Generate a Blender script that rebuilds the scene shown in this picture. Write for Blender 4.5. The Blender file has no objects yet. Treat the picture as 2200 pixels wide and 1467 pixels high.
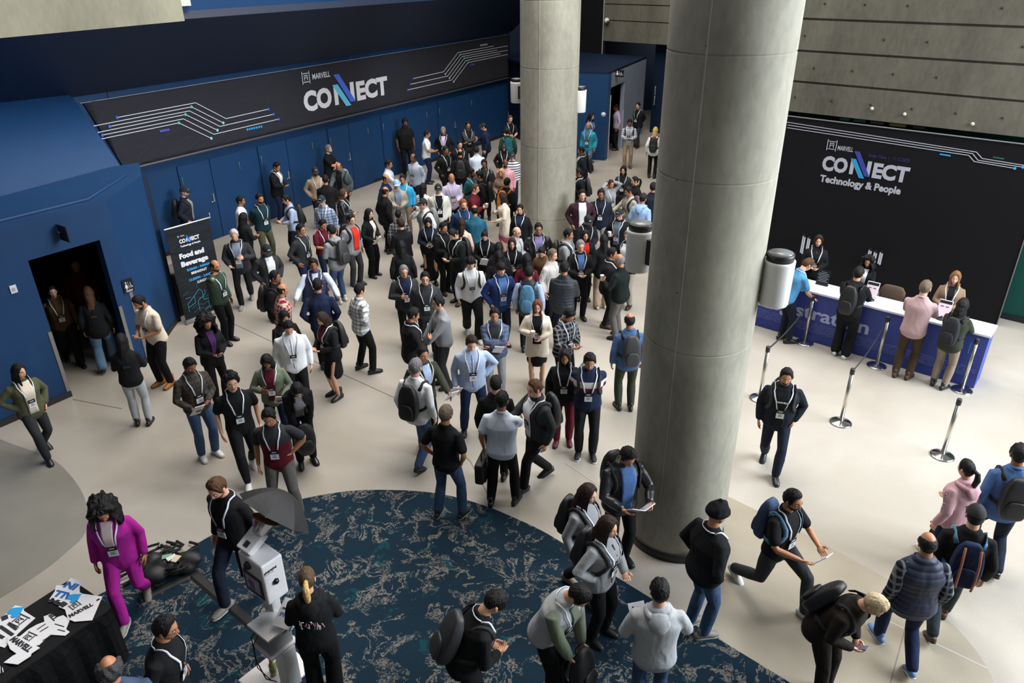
import bpy, math, random
from mathutils import Vector, Matrix, noise
random.seed(7)
C=bpy.context.scene.collection
# ---------- camera ----------
FPX=1590.0; PITCH=math.radians(27.2); ROLL=math.radians(-0.55); CAMH=6.66
_U=Vector((0,math.sin(PITCH),math.cos(PITCH))); _R=Vector((1,0,0)); _F=Vector((0,math.cos(PITCH),-math.sin(PITCH)))
_cr,_sr=math.cos(ROLL),math.sin(ROLL); _a=_R*_cr+_U*_sr; _b=_U*_cr-_R*_sr
cam=bpy.data.cameras.new('camera'); cam.sensor_width=36; cam.lens=FPX/2200*36; cam.clip_start=.05; cam.clip_end=200
camo=bpy.data.objects.new('camera',cam); C.objects.link(camo)
camo.matrix_world=Matrix(((_a.x,_b.x,-_F.x,0),(_a.y,_b.y,-_F.y,0),(_a.z,_b.z,-_F.z,CAMH),(0,0,0,1)))
bpy.context.scene.camera=camo
# ---------- world, daylight, exposure ----------
w=bpy.data.worlds.new('world'); bpy.context.scene.world=w; w.use_nodes=True
bg=w.node_tree.nodes['Background']; bg.inputs[0].default_value=(.80,.88,1,1); bg.inputs[1].default_value=.30
def area(name,loc,target,sx,sy,power,col=(1,1,1)):
    l=bpy.data.lights.new(name,'AREA'); l.shape='RECTANGLE'; l.size=sx; l.size_y=sy; l.energy=power; l.color=col
    o=bpy.data.objects.new(name,l); C.objects.link(o); o.location=loc
    o.rotation_euler=(Vector(target)-Vector(loc)).to_track_quat('-Z','Y').to_euler(); return o
area('daylight_from_glass_wall',(15.5,8.0,8.5),(2,12,0),14,7,8300,(.87,.94,1))
area('daylight_from_skylight',(1.5,17,18),(.5,19,0),14,18,7600,(1,.94,.86))
vs=bpy.context.scene.view_settings; vs.view_transform='Standard'; vs.look='None'; vs.gamma=1; vs.use_curve_mapping=False; vs.exposure=-0.15
# ---------- materials ----------
MT={}
def lin(c):
    c=c/255.0
    return c/12.92 if c<=.04045 else ((c+.055)/1.055)**2.4
def rgb(h):
    return (lin(int(h[0:2],16)),lin(int(h[2:4],16)),lin(int(h[4:6],16)),1)
def nt(name):
    m=bpy.data.materials.new(name); m.use_nodes=True; t=m.node_tree; b=t.nodes['Principled BSDF']; return m,t,b
def N(t,typ,**kw):
    n=t.nodes.new(typ)
    for k,v in kw.items():
        if k in ('scale','detail','rough','dist'): n.inputs[{'scale':'Scale','detail':'Detail','rough':'Roughness','dist':'Distortion'}[k]].default_value=v
        else: setattr(n,k,v)
    return n
def mapped(t,sc=(1,1,1),rot=(0,0,0)):
    tc=t.nodes.new('ShaderNodeTexCoord'); mp=t.nodes.new('ShaderNodeMapping'); mp.inputs['Scale'].default_value=sc; mp.inputs['Rotation'].default_value=rot
    t.links.new(tc.outputs['Object'],mp.inputs['Vector']); return mp.outputs[0]
def ramp(t,stops,fac):
    r=t.nodes.new('ShaderNodeValToRGB'); e=r.color_ramp.elements
    while len(e)<len(stops): e.new(.5)
    for i,(p,c) in enumerate(stops): e[i].position=p; e[i].color=c
    t.links.new(fac,r.inputs[0]); return r.outputs[0]
def mix(t,f,a,b,mode='MIX'):
    n=t.nodes.new('ShaderNodeMix'); n.data_type='RGBA'; n.blend_type=mode
    for s,v in ((0,f),(6,a),(7,b)):
        if hasattr(v,'node'): t.links.new(v,n.inputs[s])
        else: n.inputs[s].default_value=v
    return n.outputs[2]
def bump(t,b,h,st,dist=.01):
    n=t.nodes.new('ShaderNodeBump'); n.inputs['Strength'].default_value=st; n.inputs['Distance'].default_value=dist
    t.links.new(h,n.inputs['Height']); t.links.new(n.outputs[0],b.inputs['Normal'])
def mathn(t,op,a,bb=None):
    n=t.nodes.new('ShaderNodeMath'); n.operation=op
    for i,v in enumerate((a,bb)):
        if v is None: continue
        if hasattr(v,'node'): t.links.new(v,n.inputs[i])
        else: n.inputs[i].default_value=v
    return n.outputs[0]
def plain(name,col,rough=.6,metal=0,coat=0,spec=.5):
    if name in MT: return MT[name]
    m,t,b=nt(name); b.inputs['Base Color'].default_value=rgb(col) if isinstance(col,str) else col
    b.inputs['Roughness'].default_value=rough; b.inputs['Metallic'].default_value=metal; b.inputs['Specular IOR Level'].default_value=spec
    n=N(t,'ShaderNodeTexNoise',scale=35,detail=3); t.links.new(mapped(t),n.inputs[0])
    bc=b.inputs['Base Color'].default_value[:]
    d=tuple(x*.86 for x in bc[:3])+(1,)
    t.links.new(mix(t,n.outputs[0],d,bc),b.inputs['Base Color'])
    MT[name]=m; return m
PAL=dict(black='16171a',ink='1b2130',blackgreen='151d1c',charcoal='2f3134',darkgrey='35373a',grey='8d8f93',lightgrey='aaadb1',lightgray='aaadb1',slategrey='4a5558',white='e4e6ea',offwhite='cfcac4',ivory='d6d4cb',
 cream='dacdbb',beige='a08b74',beigegrey='a69e8f',tan='8a7360',khaki='9b8872',olive='535541',darkolive='353a2e',green='33443a',forest='1d3a30',darkteal='17323a',teal='1d5b66',deepteal='255d75',puffteal='0c8ea6',brightblue='3aa3d2',
 lightblue='a3b4d2',whiteblue='c8d3e4',greyblue='7a8597',skyblue='95b4dc',blue='4a6a9c',midblue='4f8cba',denimblue='47638c',royalnavy='22376b',slateblue='414f6c',steelnavy='1f3f66',navy='1b2540',navypurple='2a2c55',bluish='171d28',slateblack='1d242c',
 steelblue='4f7d9c',lavender='c3bad6',purple='4b2a5e',purplegrey='8378a8',pink='d99aa6',dustypink='b79a9d',dustyrose='a2506a',pinkish='c09aa4',blush='d2bcc0',paleblush='d8bba8',magenta='a8238f',darkred='5a1826',maroon='8c2038',burgundy='3d2530',
 red='dd3326',rust='b5542a',brown='5f4630',blackbrown='241f1c',darkslate='2b3438',sage='6b7463',stone='96907f',taupe='8d8070',plaidnavy='1d2233',greyplaid='6d7788',mauve='6d5766',orange='c87c2b',
 denim='56748c',umber='453a2e',jeansblue='3c5272',whiteish='d8d8d8',skin='c99',mid='625f5b',blackgrey='2d2f33')
SK={'1':'d7a68c','2':'cfa183','3':'ae7a58','4':'8a5a3e','5':'5b3a2a'}
HAIR=dict(black='121012',darkbrown='2b1c15',brown='4f3523',grey='77757a',greybrown='6a5d50',white='b9b6b2',auburn='8a4a28',auburnbrown='6b3620',blonde='c8a468',lightbrown='7d5a3c',ashblonde='c9b493',darkblonde='54422e',greyblack='3c3b3d')
def fabric(kind,col,pat=None,col2=None):
    key='cloth_%s_%s_%s_%s'%(kind,col,pat,col2)
    if key in MT: return MT[key]
    m,t,b=nt(key); v=mapped(t); base=rgb(PAL[col])
    c=None
    def band(axis,freq,thr,ph=0.0):
        s=t.nodes.new('ShaderNodeSeparateXYZ'); t.links.new(v,s.inputs[0])
        fr=mathn(t,'FRACT',mathn(t,'ADD',mathn(t,'MULTIPLY',s.outputs[axis],freq),ph+10.0))
        return mathn(t,'LESS_THAN',fr,thr)
    if pat=='plaid':
        o=rgb(PAL[col2]); a_=band(0,14,.35); b_=band(2,14,.35)
        c=mix(t,mathn(t,'MULTIPLY',a_,.5),base,o); c=mix(t,mathn(t,'MULTIPLY',b_,.5),c,o)
    elif pat=='stripe': c=mix(t,mathn(t,'MULTIPLY',band(0,36,.4),.6),base,rgb(PAL[col2]))
    elif pat=='hstripe': c=mix(t,band(2,14,.35),base,rgb(PAL[col2]))
    elif pat=='spot':
        vo=N(t,'ShaderNodeTexVoronoi',scale=16); t.links.new(v,vo.inputs['Vector'])
        c=mix(t,mathn(t,'LESS_THAN',vo.outputs['Distance'],.3),base,rgb(PAL[col2]))
    elif pat=='chest':
        s=t.nodes.new('ShaderNodeSeparateXYZ'); t.links.new(v,s.inputs[0])
        f1=mathn(t,'MULTIPLY',mathn(t,'GREATER_THAN',s.outputs[2],1.27),mathn(t,'LESS_THAN',s.outputs[2],1.37))
        f2=mathn(t,'MULTIPLY',mathn(t,'GREATER_THAN',s.outputs[2],1.22),mathn(t,'LESS_THAN',s.outputs[2],1.27))
        c=mix(t,f1,base,rgb('d8d8d8')); c=mix(t,f2,c,rgb('6b1c2c'))
    if pat=='yoke':
        s=t.nodes.new('ShaderNodeSeparateXYZ'); t.links.new(v,s.inputs[0]); c=mix(t,mathn(t,'GREATER_THAN',s.outputs[2],1.25),base,rgb('2f3134'))
    n1=N(t,'ShaderNodeTexNoise',scale=6.5,detail=1.5,dist=.6); t.links.new(mapped(t,(1,1,.6)),n1.inputs[0])
    n2=N(t,'ShaderNodeTexNoise',scale=90,detail=1); t.links.new(v,n2.inputs[0])
    bb=c if c is not None else base
    if kind in('denim','jeans'):
        bb=mix(t,n1.outputs[0],tuple(x*.7 for x in base[:3])+(1,),tuple(min(1,x*1.35) for x in base[:3])+(1,))
    else: bb=mix(t,n2.outputs[0],mix(t,1.0,bb,(.82,.82,.82,1),'MULTIPLY'),bb)
    t.links.new(bb,b.inputs['Base Color'])
    b.inputs['Roughness'].default_value=.38 if kind=='leather' else .62 if kind=='puff' else .9
    b.inputs['Specular IOR Level'].default_value=.5 if kind in('leather','puff') else .2
    h=mathn(t,'ADD',mathn(t,'MULTIPLY',n1.outputs[0],2.2),mathn(t,'MULTIPLY',n2.outputs[0],.12))
    if kind=='puff':
        s=t.nodes.new('ShaderNodeSeparateXYZ'); t.links.new(v,s.inputs[0])
        h=mathn(t,'ADD',h,mathn(t,'MULTIPLY',mathn(t,'ABSOLUTE',mathn(t,'SINE',mathn(t,'MULTIPLY',s.outputs[2],52.0))),.5))
    bump(t,b,h,.55,.022)
    MT[key]=m; return m
def skin(k):
    key='skin_'+k
    if key in MT: return MT[key]
    m,t,b=nt(key); base=rgb(SK[k]); n=N(t,'ShaderNodeTexNoise',scale=18,detail=3); t.links.new(mapped(t),n.inputs[0])
    t.links.new(mix(t,n.outputs[0],tuple(x*y for x,y in zip(base,(.92,.82,.8,1))),base),b.inputs['Base Color'])
    b.inputs['Roughness'].default_value=.5; b.inputs['Subsurface Weight'].default_value=.0
    MT[key]=m; return m
def hairm(k):
    key='hair_'+k
    if key in MT: return MT[key]
    m,t,b=nt(key); base=rgb(HAIR[k]); wv=N(t,'ShaderNodeTexNoise',scale=22,detail=3,dist=.6); t.links.new(mapped(t,(3,3,.5)),wv.inputs[0])
    t.links.new(mix(t,wv.outputs[0],tuple(x*.45 for x in base[:3])+(1,),tuple(min(1,x*1.5) for x in base[:3])+(1,)),b.inputs['Base Color'])
    b.inputs['Roughness'].default_value=.55; b.inputs['Specular IOR Level'].default_value=.25; bump(t,b,wv.outputs[0],1,.015)
    MT[key]=m; return m
# ---------- mesh building ----------
class MB:
    def __init__(s): s.v=[];s.f=[];s.m=[];s.flat=[]
    def add(s,vs,fs,mat=0,flat=False):
        o=len(s.v); s.v.extend(vs); 
        for f in fs: s.f.append(tuple(i+o for i in f)); s.m.append(mat); s.flat.append(flat)
    def box(s,c,d,mat=0,R=None):
        hx,hy,hz=d[0]/2,d[1]/2,d[2]/2; P=[]
        for x in(-1,1):
            for y in(-1,1):
                for z in(-1,1):
                    p=Vector((x*hx,y*hy,z*hz))
                    if R is not None: p=R@p
                    P.append((c[0]+p.x,c[1]+p.y,c[2]+p.z))
        s.add(P,[(0,1,3,2),(4,6,7,5),(0,4,5,1),(2,3,7,6),(0,2,6,4),(1,5,7,3)],mat,True)
    def tube(s,pts,rad,n=10,mat=0,cap=True,up=None,flat=False,sq=None):
        """loft along pts; rad entries are r or (ra,rb); rounded ends"""
        P=[Vector(p) for p in pts]; R=[(r,r) if not isinstance(r,tuple) else r for r in rad]
        if cap:
            d0=(P[0]-P[1]).normalized(); d1=(P[-1]-P[-2]).normalized()
            r0=min(R[0]);r1=min(R[-1])
            P=[P[0]+d0*r0*.8,P[0]+d0*r0*.5]+P+[P[-1]+d1*r1*.5,P[-1]+d1*r1*.8]
            R=[(R[0][0]*.3,R[0][1]*.3),(R[0][0]*.8,R[0][1]*.8)]+R+[(R[-1][0]*.8,R[-1][1]*.8),(R[-1][0]*.3,R[-1][1]*.3)]
        vs=[];fs=[];t=(P[1]-P[0]).normalized()
        u=Vector(up) if up is not None else (Vector((0,1,0)) if abs(t.y)<.8 else Vector((1,0,0)))
        L=len(P)
        for i in range(L):
            t=(P[min(i+1,L-1)]-P[max(i-1,0)]).normalized()
            a=(u-t*u.dot(t)); a=a.normalized() if a.length>1e-6 else t.orthogonal().normalized(); u=a; b=t.cross(a)
            for k in range(n):
                q=2*math.pi*k/n; ca,sa=math.cos(q),math.sin(q)
                if sq: ca=math.copysign(abs(ca)**sq,ca); sa=math.copysign(abs(sa)**sq,sa)
                p=P[i]+b*(ca*R[i][0])+a*(sa*R[i][1]); vs.append((p.x,p.y,p.z))
        for i in range(L-1):
            for k in range(n): fs.append((i*n+k,i*n+(k+1)%n,(i+1)*n+(k+1)%n,(i+1)*n+k))
        fs.append(tuple(range(n-1,-1,-1))); fs.append(tuple((L-1)*n+k for k in range(n)))
        s.add(vs,fs,mat,flat)
    def lathe(s,prof,n=24,mat=0,c=(0,0,0),flat=False):
        vs=[];fs=[]
        for r,z in prof:
            for k in range(n):
                q=2*math.pi*k/n; vs.append((c[0]+r*math.cos(q),c[1]+r*math.sin(q),c[2]+z))
        for i in range(len(prof)-1):
            for k in range(n): fs.append((i*n+k,i*n+(k+1)%n,(i+1)*n+(k+1)%n,(i+1)*n+k))
        fs.append(tuple(range(n-1,-1,-1))); fs.append(tuple((len(prof)-1)*n+k for k in range(n)))
        s.add(vs,fs,mat,flat)
    def ball(s,c,r,n=10,m=7,mat=0,R=None):
        vs=[];fs=[]
        if not isinstance(r,tuple): r=(r,r,r)
        for i in range(m+1):
            ph=math.pi*(i+.02)/(m+.04)
            for k in range(n):
                q=2*math.pi*k/n; p=Vector((r[0]*math.sin(ph)*math.cos(q),r[1]*math.sin(ph)*math.sin(q),r[2]*math.cos(ph)))
                if R is not None: p=R@p
                vs.append((c[0]+p.x,c[1]+p.y,c[2]+p.z))
        for i in range(m):
            for k in range(n): fs.append((i*n+k,(i+1)*n+k,(i+1)*n+(k+1)%n,i*n+(k+1)%n))
        fs.append(tuple(range(n))); fs.append(tuple(m*n+k for k in range(n-1,-1,-1)))
        s.add(vs,fs,mat)
    def poly(s,pts,h,mat=0,flat=True):
        """prism: outline pts (x,y) or (x,y,z) at base, extruded up by h"""
        n=len(pts); b=[(p[0],p[1],p[2] if len(p)>2 else 0) for p in pts]; t=[(p[0],p[1],p[2]+h) for p in b]
        s.add(b+t,[tuple(range(n-1,-1,-1)),tuple(range(n,2*n))]+[(i,(i+1)%n,n+(i+1)%n,n+i) for i in range(n)],mat,flat)
    def build(s,name,mats,parent=None,label=None):
        me=bpy.data.meshes.new(name); me.from_pydata(s.v,[],s.f); 
        if not isinstance(mats,(list,tuple)): mats=[mats]
        for m in mats: me.materials.append(m)
        me.polygons.foreach_set('material_index',[min(i,len(mats)-1) for i in s.m])
        me.polygons.foreach_set('use_smooth',[not q for q in s.flat]); me.update()
        return link(name,me,parent,label)
def link(name,me,parent=None,label=None):
    o=bpy.data.objects.new(name,me); C.objects.link(o)
    if parent is not None: o.parent=parent
    if label: o['label']=label
    return o
def thing(name,label,cat,loc=(0,0,0),rz=0,group=None):
    o=bpy.data.objects.new(name,None); C.objects.link(o); o.empty_display_size=.2; o.location=loc; o.rotation_euler=(0,0,rz)
    return tag(o,label,cat,group)
def tag(o,label,cat,group=None):
    o['label']=label; o['category']=cat
    if group: o['group']=group
    return o
def struct(o): o['kind']='structure'; return o
def bevel(o,w=.01,seg=2):
    m=o.modifiers.new('bevel','BEVEL'); m.width=w; m.segments=seg; m.limit_method='ANGLE'; return o
def textmesh(txt,size,mat,M,parent=None,name='lettering',bold=0.0,depth=.003,align='CENTER',xs=1.0,shear=0.0,sp=1.0):
    cu=bpy.data.curves.new(name,'FONT'); cu.body=txt; cu.size=size; cu.align_x=align; cu.align_y='BOTTOM_BASELINE'; cu.extrude=depth; cu.offset=bold*size; cu.shear=shear; cu.resolution_u=3; cu.space_character=sp; cu.space_line=.85
    o=bpy.data.objects.new(name,cu); C.objects.link(o); dg=bpy.context.evaluated_depsgraph_get(); dg.update()
    me=bpy.data.meshes.new_from_object(o.evaluated_get(dg)); bpy.data.objects.remove(o); bpy.data.curves.remove(cu)
    me.materials.clear(); me.materials.append(mat); me.transform(Matrix.Diagonal((xs,1,1,1))); me.transform(M)
    return link(name,me,parent)
def frame(o,ux,uy):
    """matrix with x axis ux, y axis uy, origin o"""
    ux=Vector(ux).normalized(); uy=Vector(uy); uy=(uy-ux*uy.dot(ux)).normalized(); uz=ux.cross(uy)
    return Matrix(((ux.x,uy.x,uz.x,o[0]),(ux.y,uy.y,uz.y,o[1]),(ux.z,uy.z,uz.z,o[2]),(0,0,0,1)))
def remesh(o,vox,it=4,fac=.5):
    r=o.modifiers.new('surface','REMESH'); r.mode='VOXEL'; r.voxel_size=vox; r.use_smooth_shade=True
    sm=o.modifiers.new('soften','SMOOTH'); sm.iterations=it; sm.factor=fac
# ---------- image ray helpers ----------
def ray(x,y):
    return _a*((x-1100)/FPX)-_b*((y-733.5)/FPX)+_F
def at(x,y,z=0.0):
    d=ray(x,y); t=(z-CAMH)/d.z; return Vector((d.x*t,d.y*t,z))
def onplane(x,y,P,U_):
    """(s,z) where the ray meets the vertical plane through P along U_"""
    d=ray(x,y); n=Vector((-U_.y,U_.x,0)); t=n.dot(P)/n.dot(d); Q=d*t+Vector((0,0,CAMH)); return (Q-P).dot(U_),Q.z
# ---------- setting materials ----------
def wallpaint(name,col,rough=.55):
    m,t,b=nt(name); n=N(t,'ShaderNodeTexNoise',scale=2.5,detail=4); t.links.new(mapped(t),n.inputs[0]); c=rgb(col)
    t.links.new(mix(t,n.outputs[0],tuple(x*.88 for x in c[:3])+(1,),tuple(x*1.1 for x in c[:3])+(1,)),b.inputs['Base Color']); b.inputs['Roughness'].default_value=rough; b.inputs['Specular IOR Level'].default_value=.3
    n2=N(t,'ShaderNodeTexNoise',scale=120,detail=2); t.links.new(mapped(t),n2.inputs[0]); bump(t,b,n2.outputs[0],.12,.004); return m
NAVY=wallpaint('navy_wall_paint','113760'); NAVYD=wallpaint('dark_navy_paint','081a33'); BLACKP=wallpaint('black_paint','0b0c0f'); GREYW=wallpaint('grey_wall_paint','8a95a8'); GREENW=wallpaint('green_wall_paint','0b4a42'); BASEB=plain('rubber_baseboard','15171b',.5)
def concrete(name,c1,c2,scale=1.2,grooves=False):
    m,t,b=nt(name); v=mapped(t,(1,1,.45)); n=N(t,'ShaderNodeTexNoise',scale=scale,detail=6,rough=.62,dist=.4); t.links.new(v,n.inputs[0])
    n2=N(t,'ShaderNodeTexNoise',scale=14,detail=4); t.links.new(v,n2.inputs[0])
    f=mathn(t,'ADD',mathn(t,'MULTIPLY',n.outputs[0],.75),mathn(t,'MULTIPLY',n2.outputs[0],.25))
    c=ramp(t,[(.34,rgb(c1)),(.66,rgb(c2))],f)
    vo=N(t,'ShaderNodeTexVoronoi',scale=3.2); t.links.new(mapped(t),vo.inputs['Vector']); pit=mathn(t,'LESS_THAN',vo.outputs['Distance'],.035); c=mix(t,mathn(t,'MULTIPLY',pit,.7),c,(.03,.03,.028,1))
    t.links.new(c,b.inputs['Base Color']); b.inputs['Roughness'].default_value=.8; b.inputs['Specular IOR Level'].default_value=.25
    bump(t,b,f,.35,.02); return m
CONC=concrete('concrete_column','858276','aaa799'); CONCW=concrete('concrete_wall','4c4a42','67655a',.9); CONCB=concrete('concrete_beam','7d7a6c','989581')
def floormat():
    m,t,b=nt('polished_concrete_floor'); v=mapped(t); n=N(t,'ShaderNodeTexNoise',scale=.5,detail=5,dist=.5); t.links.new(v,n.inputs[0]); n2=N(t,'ShaderNodeTexNoise',scale=26,detail=3); t.links.new(v,n2.inputs[0])
    c=ramp(t,[(.3,rgb('989288')),(.7,rgb('aea9a1'))],n.outputs[0]); c=mix(t,mathn(t,'MULTIPLY',n2.outputs[0],.25),c,rgb('8f8577'))
    t.links.new(c,b.inputs['Base Color']); b.inputs['Specular IOR Level'].default_value=.55
    r=mathn(t,'ADD',mathn(t,'MULTIPLY',n.outputs[0],.16),.20); t.links.new(r,b.inputs['Roughness']); bump(t,b,n2.outputs[0],.03,.002); return m
def inlay(name,c1,c2,rg=.3):
    m,t,b=nt(name); v=mapped(t); n=N(t,'ShaderNodeTexNoise',scale=1.1,detail=5); t.links.new(v,n.inputs[0]); n2=N(t,'ShaderNodeTexNoise',scale=60,detail=2); t.links.new(v,n2.inputs[0])
    c=mix(t,mathn(t,'MULTIPLY',n2.outputs[0],.3),ramp(t,[(.3,rgb(c1)),(.7,rgb(c2))],n.outputs[0]),rgb('6d6a63')); t.links.new(c,b.inputs['Base Color']); b.inputs['Roughness'].default_value=rg; return m
def carpetmat():
    m,t,b=nt('patterned_carpet'); v=mapped(t)
    wn=N(t,'ShaderNodeTexNoise',scale=1.5,detail=3,dist=1.5); t.links.new(v,wn.inputs[0])
    vm=t.nodes.new('ShaderNodeVectorMath'); vm.operation='MULTIPLY_ADD'; vm.inputs[1].default_value=(.55,.55,0); t.links.new(wn.outputs['Color'],vm.inputs[0]); t.links.new(v,vm.inputs[2])
    def vein(scale,wd,det=6.0,dist=.9):
        n=N(t,'ShaderNodeTexNoise',scale=scale,detail=det,rough=.68,dist=dist); t.links.new(vm.outputs[0],n.inputs[0])
        return mathn(t,'LESS_THAN',mathn(t,'ABSOLUTE',mathn(t,'SUBTRACT',n.outputs[0],.5)),wd)
    msk=N(t,'ShaderNodeTexNoise',scale=2.3,detail=3); t.links.new(v,msk.inputs[0]); mk=mathn(t,'GREATER_THAN',msk.outputs[0],.46)
    n9=N(t,'ShaderNodeTexNoise',scale=42,detail=3,rough=.8); t.links.new(v,n9.inputs[0]); a_=mathn(t,'MULTIPLY',mathn(t,'MULTIPLY',vein(2.0,.019),mk),mathn(t,'GREATER_THAN',n9.outputs[0],.46)); 
    m2=N(t,'ShaderNodeTexNoise',scale=3.4,detail=2); t.links.new(vm.outputs[0],m2.inputs[0]); mk2=mathn(t,'GREATER_THAN',m2.outputs[0],.585); n5=N(t,'ShaderNodeTexNoise',scale=44,detail=4,rough=.8); t.links.new(v,n5.inputs[0])
    b2=mathn(t,'MULTIPLY',mathn(t,'GREATER_THAN',n5.outputs[0],.53),mk2)
    f=mathn(t,'MAXIMUM',a_,mathn(t,'MULTIPLY',b2,.75))
    tl=N(t,'ShaderNodeTexNoise',scale=2.6,detail=5,rough=.7); t.links.new(vm.outputs[0],tl.inputs[0])
    base=mix(t,mathn(t,'GREATER_THAN',tl.outputs[0],.615),rgb('172a38'),rgb('134048'))
    n6=N(t,'ShaderNodeTexNoise',scale=70,detail=2); t.links.new(v,n6.inputs[0])
    tan_=mix(t,n6.outputs[0],rgb('5b5c5b'),rgb('918a80'))
    c=mix(t,f,base,tan_); c=mix(t,mathn(t,'MULTIPLY',n6.outputs[0],.35),c,rgb('0f1c27'))
    t.links.new(c,b.inputs['Base Color']); b.inputs['Roughness'].default_value=.95; b.inputs['Specular IOR Level'].default_value=.1; bump(t,b,n6.outputs[0],.5,.01); return m
# ---------- floor ----------
def slab(name,pts,z0,h,mat,kind='structure'):
    m=MB(); m.poly([(p[0],p[1],z0) for p in pts],h); o=m.build(name,mat); o['kind']=kind; return o
slab('floor',[(-14,-1),(17,-1),(17,40),(-14,40)],-.15,.15,floormat())
def smooth(pts,n=6):
    o=[]
    for i in range(len(pts)-1):
        p0,p1,p2,p3=pts[max(0,i-1)],pts[i],pts[i+1],pts[min(len(pts)-1,i+2)]
        for k in range(n):
            t=k/n; o.append(tuple(.5*((2*p1[j])+(-p0[j]+p2[j])*t+(2*p0[j]-5*p1[j]+4*p2[j]-p3[j])*t*t+(-p0[j]+3*p1[j]-3*p2[j]+p3[j])*t**3) for j in(0,1)))
    o.append(tuple(pts[-1][:2])); return o
car=[(-5.6,5.2),(-5.15,6.2),(-4.62,6.75),(-4.31,7.0),(-4.02,7.40),(-3.55,7.85),(-3.01,8.17),(-2.3,8.36),(-1.53,8.36),(-.95,8.25),(-.41,8.02),(.05,7.73),(.46,7.42),(1.1,6.80),(1.79,6.15),(2.81,5.20),(4.6,3.5)]
slab('carpet',smooth(car)+[(4.6,1.0),(-5.6,1.0)],.0,.012,carpetmat())
gc=[at(*q) for q in [(-200,905),(-60,925),(30,955),(110,985),(152,1022),(180,1065),(190,1110),(180,1150),(150,1180),(95,1225),(0,1285),(-200,1400)]]
slab('floor_inlay_grey',smooth([(p.x,p.y) for p in gc]),.0,.003,inlay('grey_concrete_inlay','77756e','86847c'))
rp=[at(*q) for q in [(1553,1061),(1740,1152),(1900,1240),(2024,1321)]]; arc=[at(*q) for q in [(2024,1321),(2056,1350),(2085,1383),(2112,1420),(2135,1467),(2150,1540),(2150,1640)]]
rl=[(p.x,p.y) for p in rp]+smooth([(p.x,p.y) for p in arc])[1:]+[(3.2,4.7),(2.2,5.8)]
slab('floor_inlay_darker',rl,.0,.003,inlay('beige_concrete_inlay','908777','9f9686',.25))
def strip(name,P,w,mat,z=.0035):
    m=MB()
    for i in range(len(P)-1):
        a,b_=Vector(P[i]),Vector(P[i+1]); d=(b_-a).normalized(); n=Vector((-d.y,d.x,0))*w/2
        m.poly([tuple(a-n+Vector((0,0,z-.003))),tuple(b_-n+Vector((0,0,z-.003))),tuple(b_+n+Vector((0,0,z-.003))),tuple(a+n+Vector((0,0,z-.003)))],.0035)
    o=m.build(name,mat); return struct(o)
SEAM=plain('pale_floor_seam','a9a49a',.4)
strip('floor_seam_pale',[at(1740,1267),at(1900,1330),at(2121,1436)],.02,SEAM)
strip('floor_seam_pale',[at(1215,995),at(1290,1045),at(1420,1120)],.018,SEAM)
SEAMD=plain('dark_floor_seam','6d675d',.5)
strip('floor_seam_dark',[at(157,858),at(262,878)],.014,SEAMD); strip('floor_seam_dark',[at(490,690),at(640,760)],.012,SEAMD); strip('floor_seam_dark',[at(640,760),at(860,860)],.012,SEAMD)
strip('floor_seam_dark',[at(1913,1467),at(1950,1330)],.012,SEAMD); strip('floor_seam_dark',[at(860,860),at(1010,990),at(1060,1085)],.010,SEAMD)
# ---------- left wall ----------
A0=at(460,514); A0.z=0; B0=at(940,344); B0.z=0; U1=(B0-A0).normalized(); N1=Vector((U1.y,-U1.x,0))
def W1(s,n,z): q=A0+U1*s+N1*n; return Vector((q.x,q.y,z))
def quadbox(name,P,thick,mat,nrm=None,parent=None):
    """solid from a planar outline P, thickened along nrm"""
    P=[Vector(p) for p in P]; n=nrm if nrm is not None else (P[1]-P[0]).cross(P[2]-P[0]).normalized(); k=len(P); m=MB()
    m.add([tuple(p) for p in P]+[tuple(p+n*thick) for p in P],[tuple(range(k)),tuple(range(2*k-1,k-1,-1))]+[(i,(i+1)%k,k+(i+1)%k,k+i) for i in range(k)],0,True)
    return m.build(name,mat,parent)
S0,S1=-6.0,15.42
struct(quadbox('wall_left',[W1(S0,0,0),W1(S1,0,0),W1(S1,0,2.36),W1(S0,0,2.36)],-.2,NAVY,N1))
struct(quadbox('wall_left_upper',[W1(S0,.10,2.30),W1(S1,.10,2.30),W1(S1,.10,4.29),W1(S0,.10,4.29)],-.3,NAVY,N1))
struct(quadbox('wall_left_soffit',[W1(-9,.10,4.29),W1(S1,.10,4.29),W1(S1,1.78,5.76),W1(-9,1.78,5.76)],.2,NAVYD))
struct(quadbox('wall_left_fascia',[W1(-9,1.78,5.76),W1(S1,1.78,5.76),W1(S1,1.78,9.2),W1(-9,1.78,9.2)],-.2,NAVY,N1))
struct(quadbox('trim_1',[W1(-1.95,1.80,5.86),W1(-.75,1.80,5.86),W1(-.75,1.80,6.6),W1(-1.95,1.80,6.6)],.06,plain('white_trim','c9cac5',.5),N1))
struct(quadbox('baseboard_left',[W1(S0,.0,0),W1(S1,.0,0),W1(S1,.0,.10),W1(S0,.0,.10)],.015,BASEB,N1))
for i,(sa,s0_) in enumerate(((6.1,4.29),(-1.05,4.29))): pass
SEAMN=plain('navy_joint','06101f',.6)
def seam_on_soffit(s0,s1,name='trim_2'):
    m=MB(); m.tube([W1(s0,.115,3.98),W1(s0,.115,4.28),W1(s1,1.78,5.74)],[.012]*3,4,0,False,flat=True); struct(m.build(name,SEAMN))
seam_on_soffit(-2.05,-2.2,'trim_2'); seam_on_soffit(5.86,5.6,'trim_3')
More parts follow.
